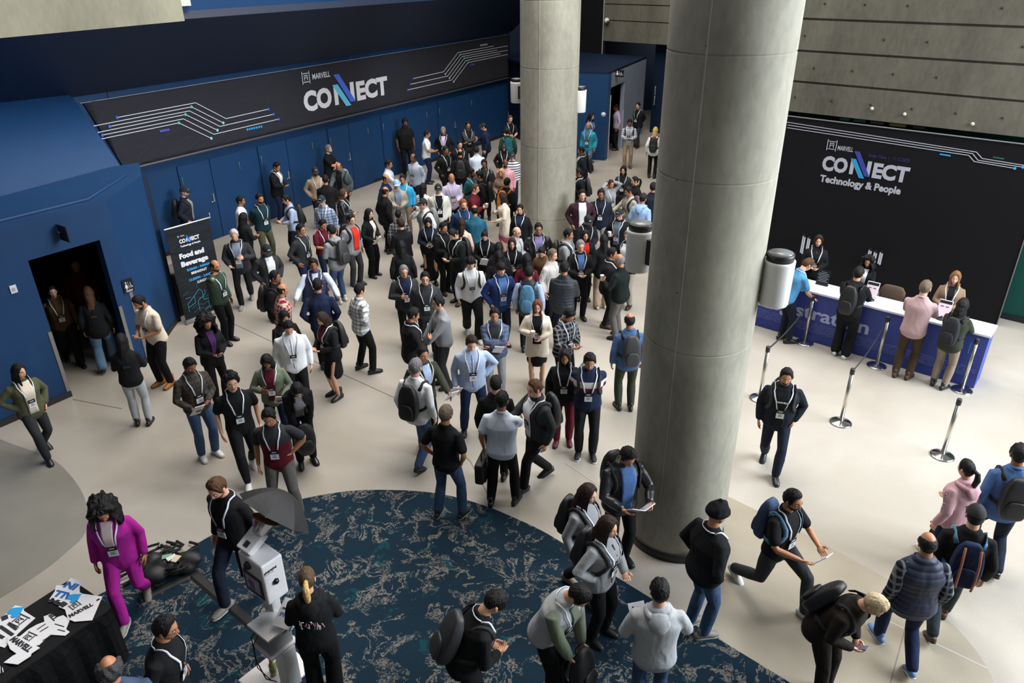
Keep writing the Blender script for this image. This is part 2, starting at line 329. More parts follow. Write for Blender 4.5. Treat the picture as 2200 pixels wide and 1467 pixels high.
for i,(x,y) in enumerate(((389,88),(800,38),(1040,12))):
    # sprinkler heads in the soffit
    d=ray(x,y); P0=W1(0,.10,4.29); nn=(W1(1,.10,4.29)-P0).cross(W1(0,1.78,5.76)-P0).normalized(); t=(P0-Vector((0,0,CAMH))).dot(nn)/d.dot(nn); q=Vector((0,0,CAMH))+d*t
    o=thing('sprinkler_head',('small ceiling sprinkler in the dark soffit near the concrete beam','small ceiling sprinkler in the soffit above the CONNECT lettering','small ceiling sprinkler in the soffit near the far column')[i],'sprinkler',q,0,'soffit sprinklers')
    m=MB(); m.lathe([(.05,0),(.055,-.012),(.03,-.02),(.012,-.022)],16); m.build('ceiling_plate',plain('grey_metal','8a8c8c',.4,.6),o); m=MB(); m.lathe([(.010,-.02),(.010,-.05),(.025,-.055),(.025,-.06)],10); m.build('nozzle',plain('grey_metal','8a8c8c',.4,.6),o)
# doors in the left wall: leaf pairs between posts
hs_=[-1.0,1.6,4.37,6.9,10.1,13.0]
def chromeM(): return plain('polished_chrome','d8d8da',.12,1.0)
dn=0
for i in range(5):
    a_,b_=hs_[i]+.33,hs_[i+1]-.33; mid=(a_+b_)/2
    for (p,q,hside) in ((a_,mid-.01,0),(mid+.01,b_,1)):
        dn+=1; d=quadbox('door_%d'%dn,[W1(p,.0,.02),W1(q,.0,.02),W1(q,.0,2.12),W1(p,.0,2.12)],.035,NAVY,N1); struct(d)
        hx=p+.06 if hside==0 else q-.06
        m=MB(); m.tube([W1(hx,.05,1.66),W1(hx,.05,1.84)],[.012,.012],8); m.build('hinge',plain('grey_metal','8a8c8c',.4,.6),d)
        if hside==0:
            m=MB(); m.box(W1(q-.09,.045,1.12),(.03,.05,.22),0,Matrix.Rotation(math.atan2(U1.y,U1.x),3,'Z')); m.tube([W1(q-.09,.05,1.04),W1(q-.09,.10,1.03),W1(q-.20,.10,1.03)],[.012]*3,8); m.build('door_handle',plain('bright_steel','c8cacc',.25,.8),d)
# sloping wall between the restroom box and the banner
bl=W1(-2.0866,.10,2.39); bt=W1(-2.7091,.10,3.88)
p0_=at(0,430,3.04); p2_=at(240,365,3.04); p5_=W1(-2.95,.14,4.29); e1_=(p2_-p0_).normalized(); pn_=e1_.cross(p5_-p2_).normalized()
up_=pn_.cross(e1_); up_=up_ if up_.z>0 else -up_
def SLP(x,y):
    d=ray(x,y); t=(p2_-Vector((0,0,CAMH))).dot(pn_)/d.dot(pn_); return Vector((0,0,CAMH))+d*t
sl=[p0_-e1_*6,p2_,SLP(268,371),SLP(262,362),SLP(171,229),SLP(158,212),SLP(158,212)+up_*.8,p0_-e1_*6+up_*2.6]
m=MB(); m.add([tuple(p) for p in sl],[tuple(range(8))],0,True); o=m.build('wall_left_slope',NAVY); o.modifiers.new('thickness','SOLIDIFY').thickness=.06; struct(o)
# ---------- restroom box ----------
c0=at(155,850); c1=at(313,781); U2=(c1-c0).normalized(); N2=Vector((U2.y,-U2.x,0))
def W2(s,n,z): q=c0+U2*s+N2*n; return Vector((q.x,q.y,z))
HT=3.05
def wallq(name,P,mat,n,th=.12): return struct(quadbox(name,P,th,mat,n))
wallq('wall_restroom_front',[W2(-4.5,0,0),W2(0,0,0),W2(0,0,HT),W2(-4.5,0,HT)],NAVY,-N2,.18)
wallq('wall_restroom_lintel',[W2(0,0,2.5),W2(1.17,0,2.5),W2(1.17,0,HT),W2(0,0,HT)],NAVY,-N2,.18)
K1=W2(1.45,0,0); K2=at(380,693); K2.z=0
wallq('wall_restroom_pier',[W2(1.17,0,0),K1,K1+Vector((0,0,HT)),W2(1.17,0,HT)],NAVY,-N2,.18)
nk_=(K2-K1).normalized(); nk2=Vector((nk_.y,-nk_.x,0))
Hz=lambda p,z: Vector((p.x,p.y,z))
wallq('wall_restroom_side',[K1,K2,Hz(K2,HT),Hz(K1,HT)],NAVY,-nk2,.18)
K3=K2-N1*1.9+U1*.35
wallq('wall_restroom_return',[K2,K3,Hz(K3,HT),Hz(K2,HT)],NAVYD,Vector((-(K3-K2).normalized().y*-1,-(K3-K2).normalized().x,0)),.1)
tp=[W2(-4.5,.0,HT),W2(1.45,0,HT),Hz(K2,HT),at(300,355,HT),at(240,365,3.05),at(0,430,3.05),at(-260,508,3.05)]
m=MB(); m.poly([(p.x,p.y,HT) for p in tp],.06); struct(m.build('wall_restroom_cap',NAVY))
for q0,q1,nm in ((W2(-4.5,-.28,HT+.075),W2(1.30,-.28,HT+.075),'trim_4'),(W2(1.30,-.28,HT+.075),Hz(K2,HT+.075)+Vector((-.25,-.1,0)),'trim_5')):
    m=MB(); m.tube([q0,q1],[(.03,.018)]*2,6); struct(m.build(nm,NAVY))
for P0,P1,n_,nm in ((W2(-4.5,0,0),W2(0,0,0),N2,'baseboard_front'),(W2(1.17,0,0),K1,N2,'baseboard_pier'),(K1,K2,nk2,'baseboard_side')):
    struct(quadbox(nm,[P0,P1,Hz(P1,.11),Hz(P0,.11)],.02,BASEB,n_))
METS=plain('brushed_steel_guard','8f8c86',.45,.7)
for nm,s_ in (('trim_6',-.03),('trim_7',1.20)): struct(quadbox(nm,[W2(s_-.03,0,.11),W2(s_+.03,0,.11),W2(s_+.03,0,1.25),W2(s_-.03,0,1.25)],.012,METS,N2))
struct(quadbox('trim_8',[K1-U2*.03,K1+nk_*.0+U2*.03,Hz(K1,1.6)+U2*.03,Hz(K1,1.6)-U2*.03],.012,METS,N2))
# passage behind the doorway
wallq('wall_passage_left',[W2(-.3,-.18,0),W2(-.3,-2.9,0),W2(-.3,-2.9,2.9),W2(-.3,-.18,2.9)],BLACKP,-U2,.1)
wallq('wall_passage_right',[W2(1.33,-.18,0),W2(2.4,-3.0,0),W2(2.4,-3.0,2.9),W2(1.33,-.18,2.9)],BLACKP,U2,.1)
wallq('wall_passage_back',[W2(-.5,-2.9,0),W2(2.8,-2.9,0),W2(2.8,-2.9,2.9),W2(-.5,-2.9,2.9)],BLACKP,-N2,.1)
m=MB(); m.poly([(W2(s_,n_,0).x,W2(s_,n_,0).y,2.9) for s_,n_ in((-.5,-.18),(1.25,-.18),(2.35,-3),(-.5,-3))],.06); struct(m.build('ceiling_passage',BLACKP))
# ---------- far walls ----------
E0=at(1299,345); E0.z=0; E1=at(1378,288); E1.z=0; U3=(E1-E0).normalized(); N3=Vector((U3.y,-U3.x,0))
def W3(s,n,z): q=E0+U3*s+N3*n; return Vector((q.x,q.y,z))
HB=3.05
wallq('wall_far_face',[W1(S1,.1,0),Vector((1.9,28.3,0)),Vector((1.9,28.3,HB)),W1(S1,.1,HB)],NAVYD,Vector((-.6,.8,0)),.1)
wallq('wall_far_block',[Vector((1.85,28.2,0)),E0,Hz(E0,HB),Vector((1.85,28.2,HB))],NAVY,Vector((.3,.95,0)),.1)
wallq('wall_far_jamb',[E0,W3(.35,0,0),W3(.35,0,HB),E0+Vector((0,0,HB))],wallpaint('blue_grey_paint','35517a'),-N3,.15)
wallq('wall_far_lintel',[W3(.35,0,2.55),W3(2.1,0,2.55),W3(2.1,0,HB),W3(.35,0,HB)],GREYW,-N3,.15)
wallq('wall_far_grey',[W3(2.1,0,0),W3(5.1,0,0),W3(5.1,0,HB),W3(2.1,0,HB)],GREYW,-N3,.15)
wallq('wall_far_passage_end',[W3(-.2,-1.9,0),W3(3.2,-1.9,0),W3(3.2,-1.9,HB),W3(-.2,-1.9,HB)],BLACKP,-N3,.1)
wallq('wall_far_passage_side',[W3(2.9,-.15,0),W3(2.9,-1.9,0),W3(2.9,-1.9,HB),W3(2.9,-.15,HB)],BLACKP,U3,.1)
o=struct(quadbox('trim_9',[W3(.33,0,0),W3(.37,0,0),W3(.37,0,2.3),W3(.33,0,2.3)],.02,plain('white_trim','c9cac5',.5),N3))
o=struct(quadbox('trim_10',[W3(2.08,0,0),W3(2.12,0,0),W3(2.12,0,1.5),W3(2.08,0,1.5)],.02,plain('white_trim','c9cac5',.5),N3))
m=MB(); m.poly([(p.x,p.y,HB) for p in (Vector((1.85,28.2,0)),E0,W3(5.1,0,0),W3(5.6,-3.0,0),Vector((2,36,0)),Vector((-1,34,0)))],.08); struct(m.build('ceiling_far_block',NAVYD))
# concrete wall on the right with form-board grooves
PB=Vector((9.82,13.44,0)); UB=Vector((.76,-.65,0)).normalized(); NB=Vector((-UB.y,UB.x,0))  # away from camera
def WB(s,n,z): q=PB+UB*s+NB*n; return Vector((q.x,q.y,z))
def groovewall(name,f,sa,sb,zb,zt,step,mat,phase=0):
    zs=[zb]; z=zb+step+phase
    while z<zt: zs.append(z); z+=step
    zs.append(zt); prof=[]
    for i in range(len(zs)-1):
        prof+=[(0,zs[i]+(.025 if i else 0)),(0,zs[i+1]-(.025 if i<len(zs)-2 else 0))]
        if i<len(zs)-2: prof+=[(.045,zs[i+1]-.02),(.045,zs[i+1]+.02)]
    prof+=[(.5,zt),(.5,zb)]; k=len(prof)
    vs=[tuple(f(sa,n,z)) for n,z in prof]+[tuple(f(sb,n,z)) for n,z in prof]
    m=MB(); m.add(vs,[(i,(i+1)%k,k+(i+1)%k,k+i) for i in range(k)]+[tuple(range(k-1,-1,-1)),tuple(range(k,2*k))],0,True); return struct(m.build(name,mat))
groovewall('wall_right_concrete',WB,-6.6,6,3.70,9.2,.615,CONCW)
m=MB(); m.tube([WB(.0,-.01,3.7),WB(.0,-.01,9)],[.008]*2,4); 
tie=MB(); tiew=MB(); r_=random.Random(3)
for row in range(6):
    for k in range(12):
        q=WB(-5.6+k*.78+(row%2)*.3,-.004,4.0+row*.615); (tie if r_.random()<.85 else tiew).tube([q,q+NB*.02],[.022,.022],8)
struct(tie.build('wall_right_tie_holes',plain('dark_tie_hole','1e1d1a',.9)))
for i,(x,y) in enumerate(((1874,233),(1944,245),(2090,266))):
    s_,z_=onplane(x,y,PB,UB); m=MB(); m.ball(WB(s_,-.02,z_),(.035,.035,.035),10,6); tag(m.build('concrete_plug',plain('cap_pale','b9b7ab',.5)),('pale round plug on concrete wall, left of three','pale round plug on concrete wall, middle of three','pale round plug on concrete wall, right of three')[i],'plug','pale plugs on the concrete wall')
PF=Vector((5.7,32.3,0))
def WF(s,n,z): q=PF+UB*s+NB*n; return Vector((q.x,q.y,z))
groovewall('wall_far_concrete',WF,-2.25,3.6,3.62,9.2,.62,CONCW,.18)
wallq('wall_far_dark_pier',[WF(-5.6,.0,HB),WF(-2.25,-.02,HB),WF(-2.25,-.02,9.2),WF(-5.6,.0,9.2)],BLACKP,NB,.2)
m=MB(); m.tube([WF(-2.25,-.04,3.0),WF(-2.25,-.04,9)],[.03,.03],6); struct(m.build('trim_11',plain('pale_corner','8d8f8c',.5)))
wallq('wall_back_right',[WF(.0,.55,0),WF(9,.55,0),WF(9,.55,3.7),WF(.0,.55,3.7)],NAVYD,NB,.15)
wallq('wall_back_side',[WB(-6.6,.3,0),WF(3.6,.55,0),WF(3.6,.55,9.2),WB(-6.6,.3,9.2)],CONCW,Vector((.9,.3,0)),.2)
wallq('wall_right_green',[WB(-6.6,.5,0),WB(6,.5,0),WB(6,.5,3.7),WB(-6.6,.5,3.7)],GREENW,NB,.15)
struct(quadbox('baseboard_right',[WB(-6.6,.47,0),WB(6,.47,0),WB(6,.47,.12),WB(-6.6,.47,.12)],.03,BASEB,NB))
o=struct(quadbox('door_11',[WB(.62,.44,.12),WB(1.9,.44,.12),WB(1.9,.44,2.5),WB(.62,.44,2.5)],.04,wallpaint('green_door','123a35'),NB))
struct(quadbox('trim_12',[WB(.55,.42,0.1),WB(.62,.42,0.1),WB(.62,.42,2.55),WB(.55,.42,2.55)],.05,GREENW,NB))
# unseen ceiling strips added to shade the left and back, skylight left open
for nm,P in (('ceiling_shade_left',[(-14,-1),(-10,-1),(-10,40),(-14,40)]),('ceiling_shade_back',[(-10,33),(17,33),(17,40),(-10,40)])):
    m=MB(); m.poly([(p[0],p[1],9.2) for p in P],.2); struct(m.build(nm,CONCW))
struct(quadbox('wall_behind',[Vector((-14,-1,0)),Vector((17,-1,0)),Vector((17,-1,9.2)),Vector((-14,-1,9.2))],-.2,CONCW,Vector((0,1,0))))
struct(quadbox('wall_outer_left',[Vector((-12.5,-1,0)),Vector((-12.5,40,0)),Vector((-12.5,40,9.2)),Vector((-12.5,-1,9.2))],-.2,NAVYD,Vector((1,0,0))))
struct(quadbox('wall_outer_back',[Vector((-14,38,0)),Vector((17,38,0)),Vector((17,38,9.2)),Vector((-14,38,9.2))],.2,NAVYD,Vector((0,1,0))))
# near concrete beam, top left
z_=5.9; b1_=at(-420,121,z_); b2_=at(397,45,z_); bd_=(b2_-b1_).normalized(); bn=Vector((-bd_.y,bd_.x,0))
if bn.dot(b1_)<0: bn=-bn
struct(quadbox('wall_beam_left',[b1_,b2_,Hz(b2_,7.6),Hz(b1_,7.6)],.35,CONCB,bn))
# ---------- columns ----------
def column(cx,cy,r,name,joints):
    prof=[(r,.12)]
    for z in joints: prof+=[(r,z-.06),(r,z-.013),(r,z-.012),(r-.008,z-.004),(r-.008,z+.004),(r,z+.012),(r,z+.013),(r,z+.06)]
    prof.append((r,9.3)); prof.insert(1,(r,.2)); m=MB(); m.lathe(prof,72,0,(cx,cy,0)); struct(m.build(name,CONC))
    m=MB(); m.lathe([(r+.02,0),(r+.02,.11),(r,.125)],72,0,(cx,cy,0)); struct(m.build('baseboard_'+name,BASEB))
    # vertical form seam on the shaded side
column(2.105,7.507,.60,'column_near',[2.9,4.75,5.9]); column(.93,18.1,.68,'column_far',[1.0,2.75,4.5,5.9])
for (cx,cy,r) in ((2.105,7.507,.60),(.93,18.1,.68)):
    a_=math.atan2(cy,cx)-math.pi/2-.35-math.pi/2; m=MB(); q=Vector((cx+r*math.cos(a_),cy+r*math.sin(a_),0)); m.tube([Hz(q,.13),Hz(q,9)],[.008,.008],6); struct(m.build('trim_13' if cx>2 else 'trim_14',CONC))
def lamp(c,p,lab,r=.155,h=.50):
    d=Vector((p[0]-c[0],p[1]-c[1],0)).normalized(); o=thing('wall_light',lab,'wall light',(p[0],p[1],p[2]),math.atan2(d.y,d.x),'cylinder lights on the columns')
    m=MB(); m.lathe([(r*.92,-h/2),(r*.98,-h/2+.02),(r*1.02,h/2-.03),(r*1.02,h/2)],36); m.build('shade',plain('opal_white','e6e6e4',.45),o)
    m=MB(); m.lathe([(r*.90,h/2),(r*.90,h/2+.075),(r*.86,h/2+.078)],36); tc_=m.build('top_cap',plain('lamp_cap_black','1d1e20',.45),o)
    m=MB(); m.lathe([(r*.80,h/2+.079),(r*.80,h/2+.083)],36); m.build('glass_top',plain('lamp_glass','777a7b',.2),tc_)
    gap=math.hypot(p[0]-c[0],p[1]-c[1])-c[2]; m=MB(); m.box((-(r+gap)/2-.05,0,.02),(max(.04,gap-r+.12),.10,.30),0); m.build('bracket',plain('lamp_cap_black','1d1e20',.45),o)
cn=(2.105,7.507,.6); cf=(.93,18.1,.68)
pr=at(1668,606,3.62); lamp(cn,pr,'large white cylinder light on right side of the near column'); pl_=at(1373,536,3.62); lamp(cn,pl_,'white cylinder light on left side of the near column')
pr2=at(1245,217,3.72); lamp(cf,pr2,'small white cylinder light on right side of far column'); pl2=at(1110,198,3.72); lamp(cf,pl2,'white cylinder light peeking left of the far column')
# ---------- banners and lettering ----------
WHITE=plain('print_letter_white','dfe1ea',.6); CY=plain('print_cyan','62c4ee',.6); BL=plain('print_royal_blue','4a6be0',.6); GRN=plain('print_mint','58c9a8',.6); VIO=plain('print_violet','5256c0',.6); DIMV=plain('print_dim_violet','2a2a5c',.7); AZ_=plain('print_azure','2e9fe0',.6)
def fit(txt,x0,x1,y0,y1,mat,M,parent,bold=.03,depth=.0015,name='lettering',ref=None):
    """text scaled to span x0..x1 with capital height y0..y1"""
    o=textmesh(txt,1,mat,Matrix.Identity(4),parent,name,bold,0.0); me=o.data
    xs=[v.co.x for v in me.vertices]; mn,mx=min(xs),max(xs); cap=.73+bold*1.2
    for v in me.vertices:
        p=Vector((x0+(v.co.x-mn)/(mx-mn)*(x1-x0),y0+(v.co.y+bold*.6)/cap*(y1-y0),0)); v.co=M@p
    me.polygons.foreach_set('use_smooth',[False]*len(me.polygons)); sd=o.modifiers.new('thickness','SOLIDIFY'); sd.thickness=depth; sd.offset=0
    return o
def bars(name,polys,mat,M,parent,depth=.004):
    m=MB()
    for P in polys:
        k=len(P); f=[tuple(M@Vector((x,y,depth))) for x,y in P]; b_=[tuple(M@Vector((x,y,0))) for x,y in P]
        m.add(f+b_,[tuple(range(k)),tuple(range(2*k-1,k-1,-1))]+[(i,(i+1)%k,k+(i+1)%k,k+i) for i in range(k)],0,True)
    return m.build(name,mat,parent)
def connect(M,x,y,w,h,parent,white=WHITE,cy=CY,bl=BL,d=.006):
    """wordmark: CO, crossed double stroke, ECT"""
    X=lambda t:x+t*w; Y=lambda t:y+t*h
    fit('CO',X(0),X(.305),Y(0),Y(1),white,M,parent,.05,.002); fit('ECT',X(.60),X(1),Y(0),Y(1),white,M,parent,.05,.002)
    bars('letter_stems',[[(X(.335),Y(0)),(X(.378),Y(0)),(X(.378),Y(.80)),(X(.335),Y(1))],[(X(.527),Y(.30)),(X(.572),Y(0)),(X(.572),Y(1)),(X(.527),Y(1))]],white,M,parent,d)
    bars('cyan_stroke',[[(X(.325),Y(1.02)),(X(.385),Y(1.02)),(X(.520),Y(-.16)),(X(.460),Y(-.16))]],cy,M,parent,d*1.5)
    bars('blue_stroke',[[(X(.350),Y(1.52)),(X(.410),Y(1.52)),(X(.578),Y(.0)),(X(.518),Y(.0))]],bl,M,parent,d*1.5)
def emblem(M,x,y,sz,parent,mat=WHITE,d=.005):
    s=sz; R=lambda a,b_,c,e:[(x+a*s,y+b_*s),(x+c*s,y+b_*s),(x+c*s,y+e*s),(x+a*s,y+e*s)]
    bars('square_emblem',[R(0,-.08,.07,1.08),R(.93,-.08,1,1.08),R(.14,.86,.86,.93),R(.14,.07,.86,.14),R(.28,.25,.34,.75),R(.66,.25,.72,.75),R(.34,.44,.45,.50),R(.55,.44,.66,.50),R(.34,.68,.66,.74),R(.47,.52,.53,.62)],mat,M,parent,d)
def path(name,P,w,mat,M,parent,d=.004):
    m=MB()
    for i in range(len(P)-1):
        a=Vector((P[i][0],P[i][1],0)); b_=Vector((P[i+1][0],P[i+1][1],0)); t=(b_-a); L=t.length
        if L<1e-6: continue
        t/=L; n=Vector((-t.y,t.x,0))*w/2; Q=[a-n,b_-n,b_+n,a+n]; m.add([tuple(M@(q+Vector((0,0,d)))) for q in Q]+[tuple(M@q) for q in Q],[(0,1,2,3),(7,6,5,4),(0,4,5,1),(1,5,6,2),(2,6,7,3),(3,7,4,0)],0,True)
    return m.build(name,mat,parent)
def dots(name,P,r,mat,M,parent,d=.006):
    for x,y in P:
        m=MB()
        k=14; m.add([tuple(M@Vector((x+r*math.cos(2*math.pi*i/k),y+r*math.sin(2*math.pi*i/k),d))) for i in range(k)],[tuple(range(k))],0,True)
        m.add([tuple(M@Vector((x+r*math.cos(2*math.pi*i/k),y+r*math.sin(2*math.pi*i/k),0))) for i in range(k)],[tuple(range(k-1,-1,-1))],0,True)
        m.build(name.replace('dots','dot').replace('_row','').replace('_dim','').replace('_blue','') or 'dot',mat,parent)
def clothm(name,col):
    m,t,b=nt(name); b.inputs['Base Color'].default_value=rgb(col); b.inputs['Roughness'].default_value=.75; b.inputs['Specular IOR Level'].default_value=.25
    n=N(t,'ShaderNodeTexNoise',scale=1.6,detail=3,dist=1.0); t.links.new(mapped(t,(1,1,2.2)),n.inputs[0]); bump(t,b,n.outputs[0],.55,.06); return m
# long banner over the doors
BO=W1(0,.16,0); MBn=frame(BO,U1,(0,0,1))
ban=thing('hanging_banner','long black CONNECT banner hanging above the blue doors','banner',BO)
ban.location=(0,0,0)
m=MB(); ss=[-2.62+ (S1-.05+2.62)*i/90 for i in range(91)]; zs=[2.38+1.6*j/14 for j in range(15)]; vs=[];r_=random.Random(2)
for i,s_ in enumerate(ss):
    for j,z in enumerate(zs):
        t=(z-2.38)/1.6; s2=s_ if i else -2.10-.58*t; s2=max(s2,-2.10-.58*t)
        topsag=.012*math.sin(s_*4.1)*t; ripple=.030*noise.noise(Vector((s_*2.2+z*1.5,z*1.2,0)))*max(0,(t-.6)/.4)**1.5+.006*noise.noise(Vector((s_*.6,z*.8,3)))
        vs.append(tuple(MBn@Vector((s2,z*(1)+.03*t*(s_/15)+topsag,ripple-.012))))
fs=[(i*15+j,(i+1)*15+j,(i+1)*15+j+1,i*15+j+1) for i in range(90) for j in range(14)]
m.add(vs,fs); o=m.build('banner_cloth',clothm('banner_black_fabric','2a2b33'),ban); o.modifiers.new('thickness','SOLIDIFY').thickness=.004; cloth=o
m=MB(); m.tube([W1(-2.1,.17,2.38),W1(S1-.05,.17,2.38)],[.030,.030],8); m.build('bottom_pole',plain('banner_pole_grey','4a4a52',.4),ban)
m=MB(); m.tube([W1(-2.75,.15,3.98),W1(S1-.05,.15,4.03)],[.008,.008],6); m.build('top_cord',plain('pale_cord','9aa0a8',.5),ban)
def PX(x,y,x0=0,y0=0,sc=1): return onplane(x0+x/sc,y0+y/sc,BO,U1)
MB2=frame(BO+N1*.0,U1,(0,0,1)); MB2=frame(BO+N1*.004,U1,(0,0,1))
a_=PX(653,241); b_=PX(838,160); c_=PX(657,197)
s0,z0=PX(655,240); s1,z1=PX(832,205); zt=PX(655,196)[1]
connect(MB2,s0,(z0+z1)/2+.02,s1-s0+.05,.58,cloth)
e0=PX(485,435,580,120,6.875); e1=PX(620,400,580,120,6.875); emblem(MB2,e0[0],e0[1]+.04,.30,cloth)
t0=PX(630,355,580,120,6.875); t1=PX(890,315,580,120,6.875); fit('MARVELL',t0[0],t1[0],t0[1]+.01,t0[1]+.17,WHITE,MB2,cloth,.015)
L=lambda P:[PX(x,y,170,60,4.585) for x,y in P]; R_=lambda P:[PX(x,y,860,60,7.335) for x,y in P]
for P in ([(372,882),(1145,737),(1445,893),(1862,800)],[(140,966),(1105,777),(1418,935)],[(298,970),(1085,817),(1385,970),(1913,850)],[(180,1030),(1045,852),(1360,1007)],[(228,1055),(1025,895),(1325,1047),(1963,898)],[(216,1093),(980,935),(1300,1087)]): path('circuit_line',L(P),.016,WHITE,MB2,cloth)
for P in ([(203,797),(680,690),(908,388),(1468,285)],[(708,728),(943,420),(1690,282)],[(160,887),(745,758),(970,452),(1523,348)],[(772,790),(1003,480),(1690,350)],[(115,977),(808,820),(1030,515),(1578,405)],[(838,850),(1065,545),(1690,418)]): path('circuit_line',R_(P),.018,WHITE,MB2,cloth)
dots('blue_dots',L([(372,882),(298,970),(228,1055),(1862,800),(1913,850),(1963,898)])+R_([(203,797),(160,887),(115,977)]),.036,BL,MB2,cloth,.008)
dots('mint_dots',L([(1105,777),(1045,852),(980,935)])+R_([(943,420),(1003,480),(1065,545)]),.036,GRN,MB2,cloth,.008)
dots('pale_dots',L([(1418,935),(1360,1007),(1300,1087)])+R_([(708,728),(772,790),(838,850)]),.036,plain('print_pale_cyan','8fd8f0',.6),MB2,cloth,.008)
dots('violet_dots',R_([(1468,285),(1523,348),(1578,405)])+L([(800+19*k,1016-3.5*k) for k in range(5)]),.032,VIO,MB2,cloth,.007)
dots('dot_row_blue',L([(1655+23*k,1001-5*k) for k in range(7)]),.032,AZ_,MB2,cloth,.007); dots('dot_row_white',R_([(1262+20*k,275-3.5*k) for k in range(6)]),.03,WHITE,MB2,cloth,.007); dots('dot_row_dim',R_([(1110+17*k,585-4*k) for k in range(4)]),.03,VIO,MB2,cloth,.007)
# black backdrop behind the desk
BD=WB(0,0,0); MBd=frame(WB(0,-.006,0),UB,(0,0,1))
bk=thing('backdrop','tall black CONNECT Technology and People backdrop behind the desk','backdrop',(0,0,0))
bpn=quadbox('backdrop_panel',[WB(-6.4,0,0),WB(0,0,0),WB(0,0,3.57),WB(-6.4,0,3.60)],.06,plain('backdrop_black_fabric','0b0b10',.75,0,0,.2),NB,bk)
m=MB(); m.tube([WB(-6.4,-.01,3.60),WB(0,-.01,3.58)],[.014,.014],6); m.tube([WB(0,-.005,0),WB(0,-.005,3.58)],[.012,.012],6); m.build('frame_edge',plain('backdrop_edge','66686c',.5),bk)
def PB_(x,y): return onplane(1640+x/3.057,y/3.057,BD,UB)
W2L=plain('print_grey_white','a9abb8',.6)
for P in ([(165,803),(1400,998),(1437,1040),(1712,1085),(1830,1104)],[(160,820),(1375,1008),(1410,1052),(1705,1097)],[(158,838),(1350,1020),(1385,1060),(1652,1105)]): path('circuit_line',[PB_(*q) for q in P],.014,W2L,MBd,bpn)
path('circuit_line',[(-6.3,3.36),PB_(165,803)],.014,W2L,MBd,bpn)
dots('blue_dots',[PB_(1705,1097),PB_(1652,1105)],.026,AZ_,MBd,bpn); dots('cyan_dot_row',[PB_(1165+12*k,1012+2*k) for k in range(6)],.016,AZ_,MBd,bpn); dots('green_dot_row',[PB_(1515+12*k,1032+2*k) for k in range(6)],.016,plain('print_dim_green','1e5a50',.6),MBd,bpn)
emblem(MBd,-3.97,3.00,.20,bpn,W2L); fit('MARVELL',-3.74,-3.42,3.02,3.12,W2L,MBd,bpn,.015)
connect(MBd,-4.0,2.56,1.75,.32,bpn,W2L,plain('print_backdrop_cyan','2590c0',.6),plain('print_backdrop_blue','303c96',.6))
fit('Technology & People',-3.99,-2.33,2.30,2.46,W2L,MBd,bpn,.04); fit('Santa Clara  |  11.12.2025',-3.10,-2.30,2.97,3.04,plain('print_dim_blue','262a68',.6),MBd,bpn,.01)
# colourful boxes glimpsed on the ledge over the backdrop
for i,(s_,w_,cl) in enumerate(((-3.75,.20,'1d5a50'),(-3.45,.24,'24564e'),(-3.10,.26,'4a3f33'),(-2.70,.30,'8a7352'),(-2.30,.22,'2e2c30'))):
    m=MB(); m.box(WB(s_,.16,3.64),(w_,.1,.05),0,Matrix.Rotation(math.atan2(UB.y,UB.x),3,'Z')); tag(m.build('ledge_box',plain('ledge_box_%d'%i,cl,.6)),('teal box on the dark ledge above backdrop, leftmost','second teal box on the ledge above backdrop','dark brown box on the ledge above backdrop','tan box on the ledge above backdrop','dark grey box on the ledge above backdrop, rightmost')[i],'box','boxes on the ledge over the backdrop')
# ---------- registration desk ----------
dL=at(1620,698); dR=at(2091,835); UD=(dR-dL).normalized(); ND=Vector((-UD.y,UD.x,0))
def WD(s,n,z): q=dL+UD*s+ND*n; return Vector((q.x,q.y,z))
DLn=(dR-dL).length
desk=thing('registration_desk','long blue registration desk with white top','desk',(0,0,0))
fp=quadbox('front_panel',[WD(-.55,0,.01),WD(DLn,0,.01),WD(DLn,0,.99),WD(-.55,0,.99)],.04,plain('desk_blue','26388e',.5),ND,desk)
quadbox('side_panel',[WD(DLn,.04,.01),WD(DLn,.52,.01),WD(DLn,.52,.99),WD(DLn,.04,.99)],-.04,plain('desk_blue_side','2c4aa8',.5),UD,desk)
o=quadbox('desk_top',[WD(-.6,-.02,.99),WD(DLn+.02,-.02,.99),WD(DLn+.02,.54,.99),WD(-.6,.54,.99)],.035,plain('desk_white','dfe2f0',.35),Vector((0,0,1)),desk)
MD=frame(WD(0,-.006,0),UD,(0,0,1)); RW=plain('registration_white','a9b2dc',.6)
fit('Registration',.02,2.14,.46,.74,RW,MD,fp,.022)
r_=random.Random(9)
m_=[]
for k in range(7):
    z=.21+.028*k; x=-.5+(.2 if k%2 else 0)
    while x<DLn-.2:
        L_=r_.uniform(.15,.5); m_.append([(x,z),(min(x+L_,DLn-.05),z),(min(x+L_,DLn-.05),z+.006),(x,z+.006)]); x+=L_+.03
bars('fine_print_lines',m_,plain('desk_print_pale','6f80c4',.6),MD,fp,.003)
bars('pale_stripe',[[(DLn-.24,.62),(DLn-.225,.62),(DLn-.225,.82),(DLn-.24,.82)]],plain('desk_print_cyan','3f7fc8',.6),MD,desk,.003)
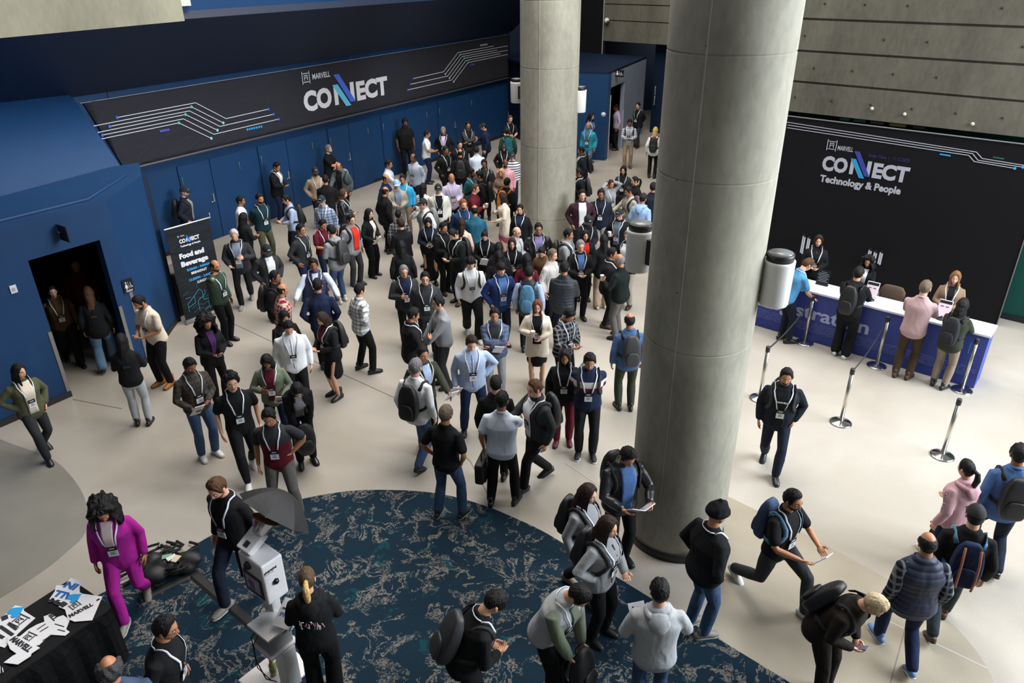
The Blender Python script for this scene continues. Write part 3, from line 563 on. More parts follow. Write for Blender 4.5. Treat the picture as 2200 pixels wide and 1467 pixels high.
# tablets, sign and chair at the desk
def tablet(p,lab):
    o=thing('tablet',lab,'tablet',p,math.atan2(UD.y,UD.x),'check-in tablets on the desk')
    R=Matrix.Rotation(-.35,3,'X'); m=MB(); m.box((0,.02,.20),(.215,.012,.29),0,R); q=m.build('case',plain('tablet_white','d0d0d4',.4),o); bevel(q,.006)
    m=MB(); m.box(tuple(Vector((0,.02,.20))+R@Vector((0,-.008,-.015))),(.19,.004,.235),0,R); m.box(tuple(Vector((0,.02,.20))+R@Vector((0,-.009,.105))),(.19,.004,.05),1,R); m.box(tuple(Vector((-.04,.02,.20))+R@Vector((0,-.011,.03))),(.05,.003,.012),1,R); m.box(tuple(Vector((.04,.02,.20))+R@Vector((0,-.011,.03))),(.05,.003,.012),1,R)
    m.build('screen',[plain('tablet_screen','e6d8e2',.3),plain('tablet_dark','1b1a26',.4)],o)
    m=MB(); m.lathe([(.085,0),(.085,.012),(.02,.03),(.018,.10)],20); m.build('stand',plain('lamp_cap_black','1d1e20',.45),o)
tablet(Hz(at(1868,644,1.03),1.03),'white check-in tablet beside the black hooded backpacker'); tablet(Hz(at(2022,685,1.03),1.03),'white check-in tablet beside the dusty pink shirt')
sg=at(1765,612,1.03); o=thing('sign_holder','small black lettered sign standing on the desk left end','sign',sg,math.atan2(UD.y,UD.x))
R=Matrix.Rotation(-.18,3,'X'); m=MB(); m.box((0,.02,.15),(.23,.008,.29),0,R); m.build('sign_plate',plain('sign_black','17181b',.3),o)
for k in range(7):
    Mx=frame(Vector((0,.02,.15))+R@Vector((0,-.006,.10-.03*k)),(1,0,0),R@Vector((0,0,1))); w_=(.05,.09,.11,.08,.10,.07,.09)[k]; bars('sign_line',[[(-w_,0),(w_,0),(w_,.008),(-w_,.008)]],plain('sign_grey_print','8b8d92',.5),Mx,o,.002)
m=MB(); m.box((0,.02,.006),(.23,.09,.012),0); m.build('sign_foot',plain('sign_black','17181b',.3),o)
ch=WD(1.72,1.0,0); ch=Hz(at(1920,618,.86),0); o=thing('folding_chair','brown upholstered chair standing behind the desk','chair',ch,math.atan2(UD.y,UD.x))
BR=fabric('knit','brown') ; BRc=plain('chair_brown','5b4a3c',.85)
m=MB(); m.tube([(0,-.02,.50),(0,.0,.66),(0,.02,.80),(0,.03,.88)],[(.20,.02),(.235,.03),(.23,.028),(.17,.02)],16,0,True,up=(0,1,0),sq=.6); m.build('backrest',BRc,o)
m=MB(); m.box((0,-.25,.46),(.44,.44,.07),0); q=m.build('seat',BRc,o); bevel(q,.03,3)
for sx in(-1,1):
    for y0_,y1_ in((.02,.05),(-.44,-.46)):
        m=MB(); m.tube([(.20*sx,y0_,.45),(.21*sx,y1_,.0)],[.012,.012],8); m.build('leg',chromeM(),o)
    m=MB(); m.tube([(.245*sx,.02,.45),(.25*sx,.0,.74),(.25*sx,-.35,.70),(.24*sx,-.42,.45)],[.011]*4,8); m.build('armrest',chromeM(),o)
# lanyards hanging on hooks in front of the backdrop
def hang(x,y,n,lab,L_):
    s_,z_=onplane(x,y,WB(0,-.15,0),UB)
    for k in range(n):
        p=WB(s_+.115*k,-.12,z_-.02*(k%2)); o=thing('hanging_lanyard',lab+(', left','',', right')[k if n==3 else (0,2)[k]] ,'lanyard',p,math.atan2(UB.y,UB.x),'lanyards hung on the backdrop')
        m=MB(); m.box((-.019,0,-L_/2),(.030,.006,L_)); m.box((.019,0,-L_/2-.02),(.030,.006,L_)); m.build('ribbon',plain('lanyard_pale','bfc6d4',.7),o); m=MB(); m.box((0,0,.02),(.03,.03,.04),0); m.build('hook',plain('lamp_cap_black','1d1e20',.45),o)
hang(1727,508,2,'pale lanyards hung beside the dark-haired attendant',.40); hang(1869,538,3,'pale lanyards hung above the curly-haired attendant',.26)
# ---------- stanchions and belts ----------
ST=[((1632,856),'chrome stanchion nearest the near column'),((1728,736),'chrome stanchion at the desk beside the blue polo'),((1806,908),'chrome stanchion in the middle of the open bright floor'),((1883,786),'chrome stanchion at the desk beside the dusty pink shirt'),((2066,838),'chrome stanchion at the right end of the desk'),((2024,979),'chrome stanchion at far right above the pink hoodie')]
SP=[]
for (q,lab) in ST:
    p=at(*q); SP.append(p); o=thing('stanchion',lab,'stanchion',p,0,'belt stanchions before the desk')
    m=MB(); m.lathe([(.17,0),(.172,.012),(.15,.022),(.05,.04),(.03,.05)],36); m.build('base',chromeM(),o)
    m=MB(); m.lathe([(.030,.045),(.030,.93)],20); pole_=m.build('pole',plain('satin_chrome','c8c3ba',.28,1.0),o)
    m=MB(); m.lathe([(.034,.90),(.036,.91),(.036,.985),(.030,1.0)],20); m.build('belt_head',plain('lamp_cap_black','1d1e20',.45),pole_)
def belt(i,j,lab):
    a,b_=SP[i]+Vector((0,0,.95)),SP[j]+Vector((0,0,.95)); pts=[]
    for k in range(13):
        t=k/12; p=a.lerp(b_,t); p.z-=.10*math.sin(math.pi*t); pts.append(tuple(p))
    m=MB(); m.tube(pts,[(.003,.025)]*13,6,0,False,up=(0,0,1)); tag(m.build('belt',plain('belt_black','17171a',.7)),lab,'belt','stanchion belts')
belt(0,1,'black belt stretched between the two left stanchions'); belt(2,3,'black belt stretched between the two middle stanchions')
# ---------- roll-up banner, draped cart ----------
ra=at(401,697); rb_=at(488,664); ru=(rb_-ra).normalized(); rw=(rb_-ra).length; rn=Vector((ru.y,-ru.x,0))
ro=thing('rollup_banner','black Food and Beverage roll-up banner beside the blue wall','banner',(0,0,0)); MR=frame(ra+rn*.012,ru,(0,0,1)); RH=2.05
rsh=quadbox('banner_sheet',[ra+Vector((0,0,.07)),rb_+Vector((0,0,.07)),Hz(rb_,RH),Hz(ra,RH)],-.006,clothm('rollup_black','191d22'),rn,ro)
m=MB(); m.tube([ra-ru*.01+Vector((0,0,.045)),rb_+ru*.01+Vector((0,0,.045))],[(.045,.045)]*2,8,0,False,sq=.7); m.build('base_housing',plain('satin_aluminium','c4c6c6',.35,.7),ro)
m=MB(); m.tube([Hz(ra,RH)-ru*.01,Hz(rb_,RH)+ru*.03],[.016,.016],8); m.tube([Hz(rb_,RH)+ru*.03,Hz(rb_,RH+.09)+ru*.03],[.012,.012],8); m.build('top_rail',plain('satin_aluminium','c4c6c6',.35,.7),ro)
fit('Food and',rw*.17,rw*.74,1.39,1.50,WHITE,MR,rsh,.06); fit('Beverage',rw*.17,rw*.80,1.22,1.33,WHITE,MR,rsh,.06)
fit('8:00AM - 9:00AM',rw*.27,rw*.80,1.10,1.155,AZ_,MR,rsh,.04); fit('BREAKFAST',rw*.35,rw*.72,1.01,1.065,WHITE,MR,rsh,.04); fit('12:30PM - 2:00PM',rw*.27,rw*.84,.88,.935,AZ_,MR,rsh,.04); fit('LUNCH',rw*.44,rw*.66,.79,.845,WHITE,MR,rsh,.04)
connect(MR,rw*.24,1.70,rw*.46,.085,rsh,d=.003); fit('Technology & People',rw*.24,rw*.70,1.62,1.66,WHITE,MR,rsh,.04); emblem(MR,rw*.22,1.83,.035,rsh,d=.003); fit('MARVELL',rw*.29,rw*.38,1.835,1.86,WHITE,MR,rsh,.01)
CL=plain('print_circuit_cyan','3c9bbd',.6); CL2=plain('print_circuit_dim','27606f',.6)
for P in ([(.12,.25),(.12,.42),(.30,.55),(.44,.66),(.50,.60),(.50,.40),(.72,.40)],[(.30,.55),(.30,.40),(.12,.34)],[(.36,.20),(.36,.42),(.56,.52),(.56,.62)],[(.60,.18),(.74,.28),(.74,.42),(.86,.48)],[(.42,.14),(.60,.22),(.60,.34)],[(.10,.55),(.22,.55)]): path('circuit_line',[(x*rw,z) for x,z in P],.009,CL,MR,rsh,.003)
for P in ([(.20,.30),(.34,.36),(.48,.30),(.62,.36)],[(.22,.20),(.36,.26),(.50,.20),(.66,.26),(.80,.20)],[(.40,.48),(.54,.44),(.68,.50)],[(.05,.62),(.18,.68)],[(.40,.70),(.40,.80)]): path('circuit_line_dim',[(x*rw,z) for x,z in P],.009,CL2,MR,rsh,.003)
cp=at(389,676); o=thing('draped_cart','black cart with grey cloth top tucked behind the roll-up banner','cart',Hz(cp,0)-U1*-.25-N1*.15,math.atan2(U1.y,U1.x))
m=MB(); m.box((0,0,.48),(.62,.46,.94),0); q=m.build('cart_body',plain('cart_black','0a0a0b',.6),o); bevel(q,.01)
m=MB(); r_=random.Random(1); vs=[];fs=[]; n_=40
for j in range(5):
    for k in range(n_):
        a=2*math.pi*k/n_; c_,s_=math.cos(a),math.sin(a); e=.5; x=.33*math.copysign(abs(c_)**e,c_); y=.25*math.copysign(abs(s_)**e,s_); g_=1+(.03*math.sin(k*2.6)+.02)*j*.5; vs.append((x*g_*(1 if j else .96),y*g_*(1 if j else .96),(.985,.965,.88,.78,.70)[j]))
for j in range(4):
    for k in range(n_): fs.append((j*n_+k,j*n_+(k+1)%n_,(j+1)*n_+(k+1)%n_,(j+1)*n_+k))
fs.append(tuple(range(n_-1,-1,-1))); m.add(vs,fs); m.build('cloth_top',plain('drape_grey','6d6c67',.8),o)
# ---------- signs, switches, camera ----------
def wallsign(p,ux,n,w_,h_,lab,kind):
    M=frame(p+n*.012,ux,(0,0,1)); o=thing('restroom_sign',lab,'sign',(0,0,0)); bars('sign_plate',[[(-w_/2,-h_/2),(w_/2,-h_/2),(w_/2,h_/2),(-w_/2,h_/2)]],plain('sign_black','17181b',.3),M,o,.01)
    M2=frame(p+n*.024,ux,(0,0,1)); wm=WHITE; x=-w_*.2
    dots('figure_head',[(x,h_*.26)],w_*.07,wm,M2,o,.003); bars('figure_body',[[(x-w_*.05,h_*.15),(x+w_*.05,h_*.15),(x+w_*.15,-h_*.12),(x-w_*.15,-h_*.12)],[(x-w_*.06,-h_*.12),(x-w_*.015,-h_*.12),(x-w_*.015,-h_*.26),(x-w_*.06,-h_*.26)],[(x+w_*.015,-h_*.12),(x+w_*.06,-h_*.12),(x+w_*.06,-h_*.26),(x+w_*.015,-h_*.26)],[(.0,-h_*.26),(w_*.02,-h_*.26),(w_*.02,h_*.3),(.0,h_*.3)]],wm,M2,o,.003)
    x=w_*.22; path('wheelchair_symbol',[(x,h_*.22),(x,-h_*.02),(x+w_*.12,-h_*.04),(x+w_*.16,-h_*.2)],w_*.035,wm,M2,o,.003); path('wheelchair_wheel',[(x+w_*.11*math.cos(a),-h_*.08+w_*.11*math.sin(a)) for a in [2.0+.45*k for k in range(11)]],w_*.03,wm,M2,o,.003)
    if kind: bars('braille_lines',[[(-w_*.34,-h_*.36),(w_*.34,-h_*.36),(w_*.34,-h_*.33),(-w_*.34,-h_*.33)],[(-w_*.28,-h_*.43),(w_*.28,-h_*.43),(w_*.28,-h_*.405),(-w_*.28,-h_*.405)]],wm,M2,o,.003)
    return o
# side-face sign near the doorway
s_,z_=onplane(274,613,W2(0,0,0),U2); wallsign(W2(s_+.0,0,z_)+Vector((0,0,0)),U2,N2,.19,.25,'black restroom symbol sign on blue wall right of doorway',1)
s_,z_=onplane(139,503,W2(0,.22,0),U2); p=W2(s_,.0,z_); o=thing('projecting_sign','small black sign projecting above the left restroom doorway','sign',(0,0,0)); quadbox('sign_plate',[p+N2*.02-Vector((0,0,.13)),p+N2*.30-Vector((0,0,.13)),p+N2*.30+Vector((0,0,.13)),p+N2*.02+Vector((0,0,.13))],.02,plain('sign_black','17181b',.3),U2,o); m=MB(); m.tube([p,p+N2*.05],[.02,.02],8); m.build('mount',plain('grey_metal','8a8c8c',.4,.6),o)
s_,z_=onplane(28,621,W2(0,0,0),U2); o=thing('wall_switch_plate','small white control plate on blue wall left of doorway','switch plate',W2(s_,.012,z_),math.atan2(U2.y,U2.x)); m=MB(); m.box((0,0,0),(.10,.02,.13)); q=m.build('plate',plain('switch_white','d4d6da',.4),o); bevel(q,.005); m=MB(); m.box((0,-.012,0),(.04,.008,.05)); m.build('button',plain('switch_grey','a8aab0',.4),o)
s_,z_=onplane(1334,158,W3(0,.2,0),U3); p=W3(s_,0,z_); wallsign(p+N3*.14,N3,-U3,.34,.24,'small restroom sign above the far doorway',0)
s_,z_=onplane(1297,246,W3(0,0,0),U3); m=MB(); m.tube([W3(s_,-.03,z_),W3(s_,.015,z_)],[.08,.08],20); tag(m.build('round_sign',plain('sign_pale','b8c0cc',.5)),'small round pale sign on far blue wall','sign')
q=WF(-2.05,-.10,4.42); o=thing('security_camera','white dome security camera on far concrete wall','security camera',q); m=MB(); m.ball((0,-.04,0),(.11,.11,.11),18,12); m.build('housing',plain('camera_white','c9c9c4',.4),o); m=MB(); m.ball((.03,-.13,-.03),(.04,.03,.04),10,8); m.build('lens',plain('sign_black','17181b',.3),o)
for i,x in enumerate((1386,1389)):
    pass
m=MB(); q=WF(.25,.5,1.55)
for k,z in enumerate((1.35,1.75)):
    o=thing('pull_handle',('lower white pull handle on far navy door','upper white pull handle on far navy door')[k],'door handle',WF(.2,.42,z),0,'far door pull handles'); m=MB(); m.tube([(0,0,-.16),(0,0,.16)],[.03,.03],8); m.build('bar',plain('bright_steel','c8cacc',.25,.8),o)
# ---------- photo booth ----------
bp=Vector((-2.52,5.40,0)); WB_=plain('booth_white','d9d6d8',.35); bz=math.radians(-38)
bo=thing('photo_booth','white photo booth kiosk with screen on the carpet','photo booth',bp,bz)
m=MB(); m.box((.06,-.05,.03),(.50,.60,.035)); q=m.build('base_plate',WB_,bo); bevel(q,.015,3)
m=MB(); m.box((0,.10,.62),(.16,.10,1.16)); q=m.build('pillar',WB_,bo); bevel(q,.01)
m=MB(); m.box((0,.08,1.33),(.38,.24,.50)); q=m.build('head_box',WB_,bo); bevel(q,.02,3)
m=MB(); m.box((0,-.045,1.26),(.29,.012,.25)); m.box((0,-.052,1.27),(.22,.006,.17),1); m.box((-.02,-.057,1.25),(.08,.004,.10),2); m.build('screen',[plain('booth_bezel','2e2a33',.4),plain('booth_screen','a995b4',.15),plain('booth_screen_dark','4d3f66',.2)],bo)
m=MB(); Rx=Matrix.Rotation(math.pi/2,3,'X'); m.tube([(-.03,-.035,1.49),(-.03,-.052,1.49)],[.045,.045],20); m.build('lens_window',plain('sign_black','17181b',.3),bo)
m=MB(); m.tube([(.188,.08,1.32),(.196,.08,1.32)],[.035,.035],6); m.build('side_knob',plain('sign_black','17181b',.3),bo)
Ms=frame((.193,-.02,1.47),(0,1,0),(0,0,1)); bars('faint_marks',[[(.014*k,.004*(k%3)),(.014*k+.009,.004*(k%3)),(.014*k+.011,.022+.006*(k%2)),(.014*k+.003,.022+.006*(k%2))] for k in range(10)]+[[(0,-.014),(.10,-.014),(.10,-.011),(0,-.011)]],plain('print_dark','22242c',.6),Ms,bo,.002)
m=MB(); m.box((.17,-.06,.84),(.34,.30,.03)); m.box((.17,-.06,.71),(.30,.26,.18),1); m.box((.17,-.06,.60),(.36,.32,.03)); q=m.build('printer_tray',[WB_,plain('booth_grey','8d8b8c',.4)],bo); bevel(q,.005)
m=MB(); m.box((.27,-.02,.31),(.17,.15,.54)); q=m.build('lower_cabinet',WB_,bo); bevel(q,.01)
m=MB(); m.tube([(.12,-.10,.85),(.10,-.24,.78),(.08,-.24,.45),(.12,-.20,.15),(.16,-.12,.06)],[.006]*5,6); m.tube([(.16,-.16,.85),(.13,-.25,.7),(.10,-.25,.35),(.14,-.16,.1)],[.005]*4,6); m.build('cables',plain('cable_black','121214',.5),bo)
o=thing('strobe_light','white studio strobe with silver reflector atop the photo booth','studio light',bp+Vector((-.02,.12,1.58)),bz)
R=Matrix.Rotation(.5,3,'X')@Matrix.Rotation(.35,3,'Y'); m=MB(); m.box((0,0,.09),(.16,.24,.13),0,R); q=m.build('strobe_body',WB_,o); bevel(q,.012); m=MB(); m.box(tuple(Vector((0,0,.09))+R@Vector((0,-.05,.068))),(.05,.06,.004),0,R); m.build('vent',plain('sign_black','17181b',.3),o)
ax=Vector((.05,.55,.75)).normalized(); Mx=frame(Vector((.04,.06,.16)),ax.orthogonal(),ax.cross(ax.orthogonal())); 
m=MB(); m.lathe([(.05,0),(.065,.01),(.13,.15),(.135,.155),(.125,.15),(.06,.02)],28); o2=m.build('reflector',plain('reflector_silver','b9b4b2',.2,.9),o); o2.data.transform(Mx)
m=MB(); m.lathe([(.134,.150),(.140,.155),(.134,.160)],28); o2=m.build('reflector_rim',plain('rim_copper','c48a6a',.3,.5),o); o2.data.transform(Mx)
um=thing('photo_umbrella','black photographic umbrella tilted above the photo booth','umbrella',bp+Vector((-.02,.12,1.58)),bz)
ax=Vector((.05,.70,.62)).normalized(); Mu=frame(Vector((.04,.06,.12))+ax*.25,ax.orthogonal(),ax.cross(ax.orthogonal())); RU=.39; vs=[];fs=[]; NR=8; SUB=2; J_=8
for j in range(J_+1):
    t=j/J_; 
    for k in range(NR*SUB):
        a=2*math.pi*k/(NR*SUB); d_=abs(((k%SUB)/SUB)-.5)*2; sc=1-(1-d_)*.10*t; r=RU*t*sc; z=.24-.24*t**2.0
        vs.append(tuple(Mu@Vector((r*math.cos(a),r*math.sin(a),z))))
n_=NR*SUB
for j in range(J_):
    for k in range(n_): fs.append((j*n_+k,j*n_+(k+1)%n_,(j+1)*n_+(k+1)%n_,(j+1)*n_+k))
m=MB(); m.add(vs,fs,0,True); q=m.build('canopy',plain('umbrella_charcoal','151518',.7),um); q.modifiers.new('thickness','SOLIDIFY').thickness=.003
m=MB(); m.tube([Mu@Vector((0,0,-.22)),Mu@Vector((0,0,.19))],[.005,.005],6); m.build('shaft',plain('shaft_silver','b5b5b5',.3,.8),um)
for k in range(8):
    a=2*math.pi*k/8; m=MB(); m.tube([Mu@Vector((RU*t*math.cos(a)*.99,RU*t*math.sin(a)*.99,.235-.24*t**2.0)) for t in(0,.25,.5,.75,1)],[.003]*5,5); m.build('rib',plain('shaft_silver','b5b5b5',.3,.8),um)
Mt=Mu@Matrix.Translation((0,0,.0)); 
bt_=thing('drink_bottle','lime green sports drink bottle with orange cap on the booth base','bottle',at(588,1448,.05)); m=MB(); m.lathe([(.028,0),(.034,.01),(.034,.07),(.030,.09),(.034,.11),(.034,.14),(.016,.18)],18); m.build('bottle_body',plain('lime_drink','8c9c2c',.15),bt_); m=MB(); m.lathe([(.019,.178),(.019,.215),(.014,.218)],16); m.build('bottle_cap',plain('orange_cap','e0602a',.4),bt_); m=MB(); m.lathe([(.0345,.045),(.0345,.10)],18); m.build('bottle_label',plain('bottle_label','6f7a3c',.5),bt_)
lf=thing('leaflet_holder','white slanted leaflet board beside the booth printer','leaflet board',at(618,1318,.98),bz+.3); R=Matrix.Rotation(.5,3,'X'); m=MB(); m.box((0,0,0),(.20,.28,.02),0,R); q=m.build('board',WB_,lf); Mx=frame(R@Vector((-.07,-.04,.012)),(1,0,0),R@Vector((0,1,0))); bars('blue_marks',[[(.02*k,.012*(k%2)),(.02*k+.012,.012*(k%2)),(.02*k+.016,.04),(.02*k+.004,.04)] for k in range(6)],plain('print_blue','3a5fa0',.6),Mx,lf,.002); bars('dark_slot',[[(0,.07),(.06,.07),(.06,.085),(0,.085)]],plain('print_dark','22242c',.6),Mx,lf,.002); m=MB(); m.box((0,.0,-.10),(.08,.10,.16)); m.build('board_prop',WB_,lf)
# cable cover and cable heap
def ramp_(name,a,b_,w_,lab):
    d=(b_-a).normalized(); n=Vector((-d.y,d.x,0)); m=MB(); pr=[(-w_/2,.013),(-w_*.25,.030),(w_*.25,.030),(w_/2,.013)]; vs=[tuple(p+n*x+Vector((0,0,z))) for p in(a,b_) for x,z in pr]; m.add(vs,[(0,1,5,4),(1,2,6,5),(2,3,7,6),(0,4,7,3),(3,2,1,0),(4,5,6,7)],0,True); tag(m.build(name,plain('rubber_black','17181a',.6)),lab,'cable cover','rubber cable covers')
ramp_('cable_cover',at(412,1232),at(571,1369),.13,'black rubber cable cover running to the photo booth'); ramp_('cable_cover',at(300,1290),at(408,1238),.10,'black rubber cable cover beside the black equipment heap')
hp=at(362,1238); hb=thing('equipment_bag','crumpled black equipment bag with loose straps on the carpet edge','bag',hp)
r_=random.Random(11); m=MB()
for k in range(9): m.ball((r_.uniform(-.22,.22),r_.uniform(-.14,.14),r_.uniform(.09,.16)),(r_.uniform(.12,.2),r_.uniform(.09,.14),r_.uniform(.08,.13)),14,10)
q=m.build('bag_body',plain('bag_black','141416',.6),hb); remesh(q,.02,3)
for k in range(20):
    a=r_.uniform(-.5,1.2); p0=Vector((r_.uniform(-.3,.3),r_.uniform(-.2,.2),.2)); pts=[tuple(p0+Vector((.1*j*math.cos(a+j*.5),.1*j*math.sin(a+j*.5),.05*math.sin(j*1.3)-.03*j))) for j in range(5)]; pts=[(x,y,max(z,.025)) for x,y,z in pts]; m=MB(); m.tube(pts,[(.018,.006)]*5,6); m.build('strap',plain('belt_black','17171a',.7),hb)
for k,cl in enumerate(('6f9c84','cfd2cf','c7b79a')): m=MB(); m.box((.02+.07*k,.05-.03*k,.275+.01*k),(.11,.07,.006),0,Matrix.Rotation(.5*k+.3,3,'Z')); m.build('paper_slip',plain('slip_%d'%k,cl,.6),hb)
# ---------- table with cut-out signs ----------
t1=at(152,1244,.75); t2=at(53,1308,.75); ud=(t2-t1).normalized(); t3=at(214,1281,.75); vd=(t3-t1); vd=(vd-ud*vd.dot(ud)).normalized()
tw=.74; tl=2.2
tb=thing('display_table','table under a floor-length black cloth at lower left','table',(0,0,0))
def WT(a,b_,z): q=t1+ud*a+vd*b_; return Vector((q.x,q.y,z))
m=MB(); ring=[]; n_=96; 
def rect(t):
    per=2*(tl+tw); d=t*per
    if d<tl: return (d,0,0,-1)
    d-=tl
    if d<tw: return (tl,d,1,0)
    d-=tw
    if d<tl: return (tl-d,tw,0,1)
    d-=tl; return (0,tw-d,-1,0)
vs=[];fs=[]; zz=[.75,.74,.6,.4,.2,.02]
for j,z in enumerate(zz):
    for k in range(n_):
        a,b_,nx,ny=rect(k/n_); g_=(.004,.008,.02,.03,.035,.04)[j]*(1+.6*math.sin(k*1.7)*(j>1)); vs.append(tuple(WT(a+nx*g_,b_+ny*g_,z)))
for j in range(5):
    for k in range(n_): fs.append((j*n_+k,j*n_+(k+1)%n_,(j+1)*n_+(k+1)%n_,(j+1)*n_+k))
fs.append(tuple(range(n_-1,-1,-1))); m.add(vs,fs,0,True); q=m.build('table_cloth',clothm('table_black_cloth','0e0e10'),tb)
for a in(.08,tl-.08):
    for b_ in(.08,tw-.08): m=MB(); m.tube([WT(a,b_,0.01),WT(a,b_,.72)],[.015,.015],8); m.build('leg',plain('grey_metal','8a8c8c',.4,.6),tb)
TZ=.753
BKP=plain('print_dark','22242c',.6); HB_=plain('print_heart_blue','2598d8',.5); DB=plain('print_deep_blue','1d62b0',.5)
def board(lab,outline,z,texts=(),hearts=(),embs=(),strokes=()):
    """cut-out card lying on the table; outline in picture pixels at table height"""
    o=thing('cutout_sign',lab,'sign',(0,0,0),0,'cut-out signs on the black table'); P=[at(x,y,z) for x,y in outline]; m=MB(); ar=sum(P[i].x*P[(i+1)%len(P)].y-P[(i+1)%len(P)].x*P[i].y for i in range(len(P)))
    if ar<0: P=P[::-1]
    m.poly([tuple(p) for p in P],.006); m.build('card',plain('card_white','dedee2',.45),o)
    for txt,(xa,ya),(xb,yb),hgt,mt in texts:
        a,b_=at(xa,ya,z+.0085),at(xb,yb,z+.0085); ux=(b_-a); uy=Vector((-ux.y,ux.x,0)).normalized(); fit(txt,0,ux.length,0,hgt,mt,frame(a,ux,uy),o,.05,.002)
    for (xa,ya),sz,ang in hearts:
        a=at(xa,ya,z+.009); P2=[]
        for k in range(28):
            t=2*math.pi*k/28; hx=.16*16*math.sin(t)**3/16*6; hy=.16*(13*math.cos(t)-5*math.cos(2*t)-2*math.cos(3*t)-math.cos(4*t))/16*6
            P2.append((hx*sz,hy*sz))
        M=Matrix.Translation(a)@Matrix.Rotation(ang,4,'Z'); bars('heart',[P2],HB_,M,o,.003)
    for (xa,ya),(xb,yb) in embs:
        a,b_=at(xa,ya,z+.009),at(xb,yb,z+.009); ux=b_-a; emblem(frame(a,ux,Vector((-ux.y,ux.x,0))),0,0,ux.length,o,BKP,.003)
    for P2,w_ in strokes:
        path('ink_stroke',[(at(x,y,0).x*0+at(x,y,z+.009).x,at(x,y,z+.009).y) for x,y in P2],w_,BKP,Matrix.Translation((0,0,z+.009)),o,.003)
    return o
board('white cut-out sign reading I\'M ALL IN at the table corner',[(152,1242),(176,1249),(171,1262),(172,1281),(150,1283),(139,1297),(106,1288),(118,1271),(121,1258),(140,1258)],TZ,texts=(("IN",(171,1256),(148,1249),-.0+.085,DB),("ALL",(164,1277),(123,1267),.085,DB),("I'M",(140,1293),(112,1284),.06,BKP)))
board('white arrow-shaped cut-out sign with heart and MARVELL lettering',[(126,1304),(165,1270),(178,1276),(220,1282),(198,1333),(160,1336),(146,1330),(140,1310)],TZ+.008,texts=(('MARVELL',(150,1327),(201,1300),.055,BKP),('I',(134,1305),(146,1297),.06,BKP)),hearts=(((160,1284),.075,2.4),),embs=(((157,1310),(175,1298)),),strokes=(([(208,1290),(214,1286)],.02),))
board('white cut-out sign with heart and square emblem at left edge',[(-14,1345),(20,1313),(33,1301),(50,1304),(52,1313),(76,1328),(38,1362),(34,1368),(10,1392),(-14,1385)],TZ,texts=(('I',(4,1334),(18,1328),.07,BKP),),hearts=(((34,1314),.085,2.5),),embs=(((38,1347),(64,1327)),),strokes=(([(0,1345),(28,1364)],.03),([(18,1339),(36,1352)],.025),([(-8,1362),(8,1370)],.03)))
board('white cut-out sign with MARVELL lettering nearest the table front',[(20,1368),(42,1368),(86,1392),(68,1404),(66,1410),(38,1428),(8,1424),(28,1409),(36,1405),(22,1395),(16,1380)],TZ+.016,texts=(('MARVELL',(20,1375),(60,1401),.06,BKP),))
board('white cut-out emblem card in the middle of the black table',[(40,1370),(62,1352),(80,1342),(96,1336),(94,1325),(110,1319),(122,1327),(136,1322),(150,1332),(142,1352),(150,1358),(140,1366),(108,1364),(84,1386),(74,1388)],TZ+.004,embs=(((58,1382),(80,1364)),),texts=(('ELL',(104,1322),(116,1334),.04,BKP),),strokes=(([(80,1352),(98,1340)],.008),([(86,1357),(104,1346)],.008),([(92,1376),(112,1364)],.008),([(118,1340),(138,1346)],.006),([(124,1352),(140,1356)],.006)))
bb=board('black lined cut-out card at the bottom left corner',[(-20,1400),(2,1414),(20,1436),(-6,1456),(-30,1450)],TZ)
bb.children[0].data.materials[0]=plain('card_black','131315',.4)
for k in range(4): 
    path('white_line',[(at(-12+5*k,1424+5*k-k*4,0).x*0+at(-10+5*k,1425+3*k,TZ+.009).x,at(-10+5*k,1425+3*k,TZ+.009).y),(at(-14+7*k,1450-2*k,TZ+.009).x,at(-14+7*k,1450-2*k,TZ+.009).y)],.006,WHITE,Matrix.Translation((0,0,TZ+.0075)),bb,.002)
# ---------- figure skeleton (pure maths) ----------
def parse(sp):
    d={'F':False}
    for tok in sp.split():
        if tok=='F': d['F']=True
        elif '=' in tok:
            k,v=tok.split('=',1); d[k]=v
    d['x']=[q for q in d.get('x','').split(',') if q]
    return d
def vadd(a,b): return (a[0]+b[0],a[1]+b[1],a[2]+b[2])
def vsub(a,b): return (a[0]-b[0],a[1]-b[1],a[2]-b[2])
def vmul(a,k): return (a[0]*k,a[1]*k,a[2]*k)
def vdot(a,b): return a[0]*b[0]+a[1]*b[1]+a[2]*b[2]
def vcross(a,b): return (a[1]*b[2]-a[2]*b[1],a[2]*b[0]-a[0]*b[2],a[0]*b[1]-a[1]*b[0])
def vlen(a): return math.sqrt(vdot(a,a))
def vnorm(a):
    l=vlen(a) or 1e-9
    return (a[0]/l,a[1]/l,a[2]/l)
def vlerp(a,b,t): return vadd(vmul(a,1-t),vmul(b,t))
def rotx(p,a):
    c,s=math.cos(a),math.sin(a); return (p[0],p[1]*c-p[2]*s,p[1]*s+p[2]*c)
def rotz(p,a):
    c,s=math.cos(a),math.sin(a); return (p[0]*c-p[1]*s,p[0]*s+p[1]*c,p[2])
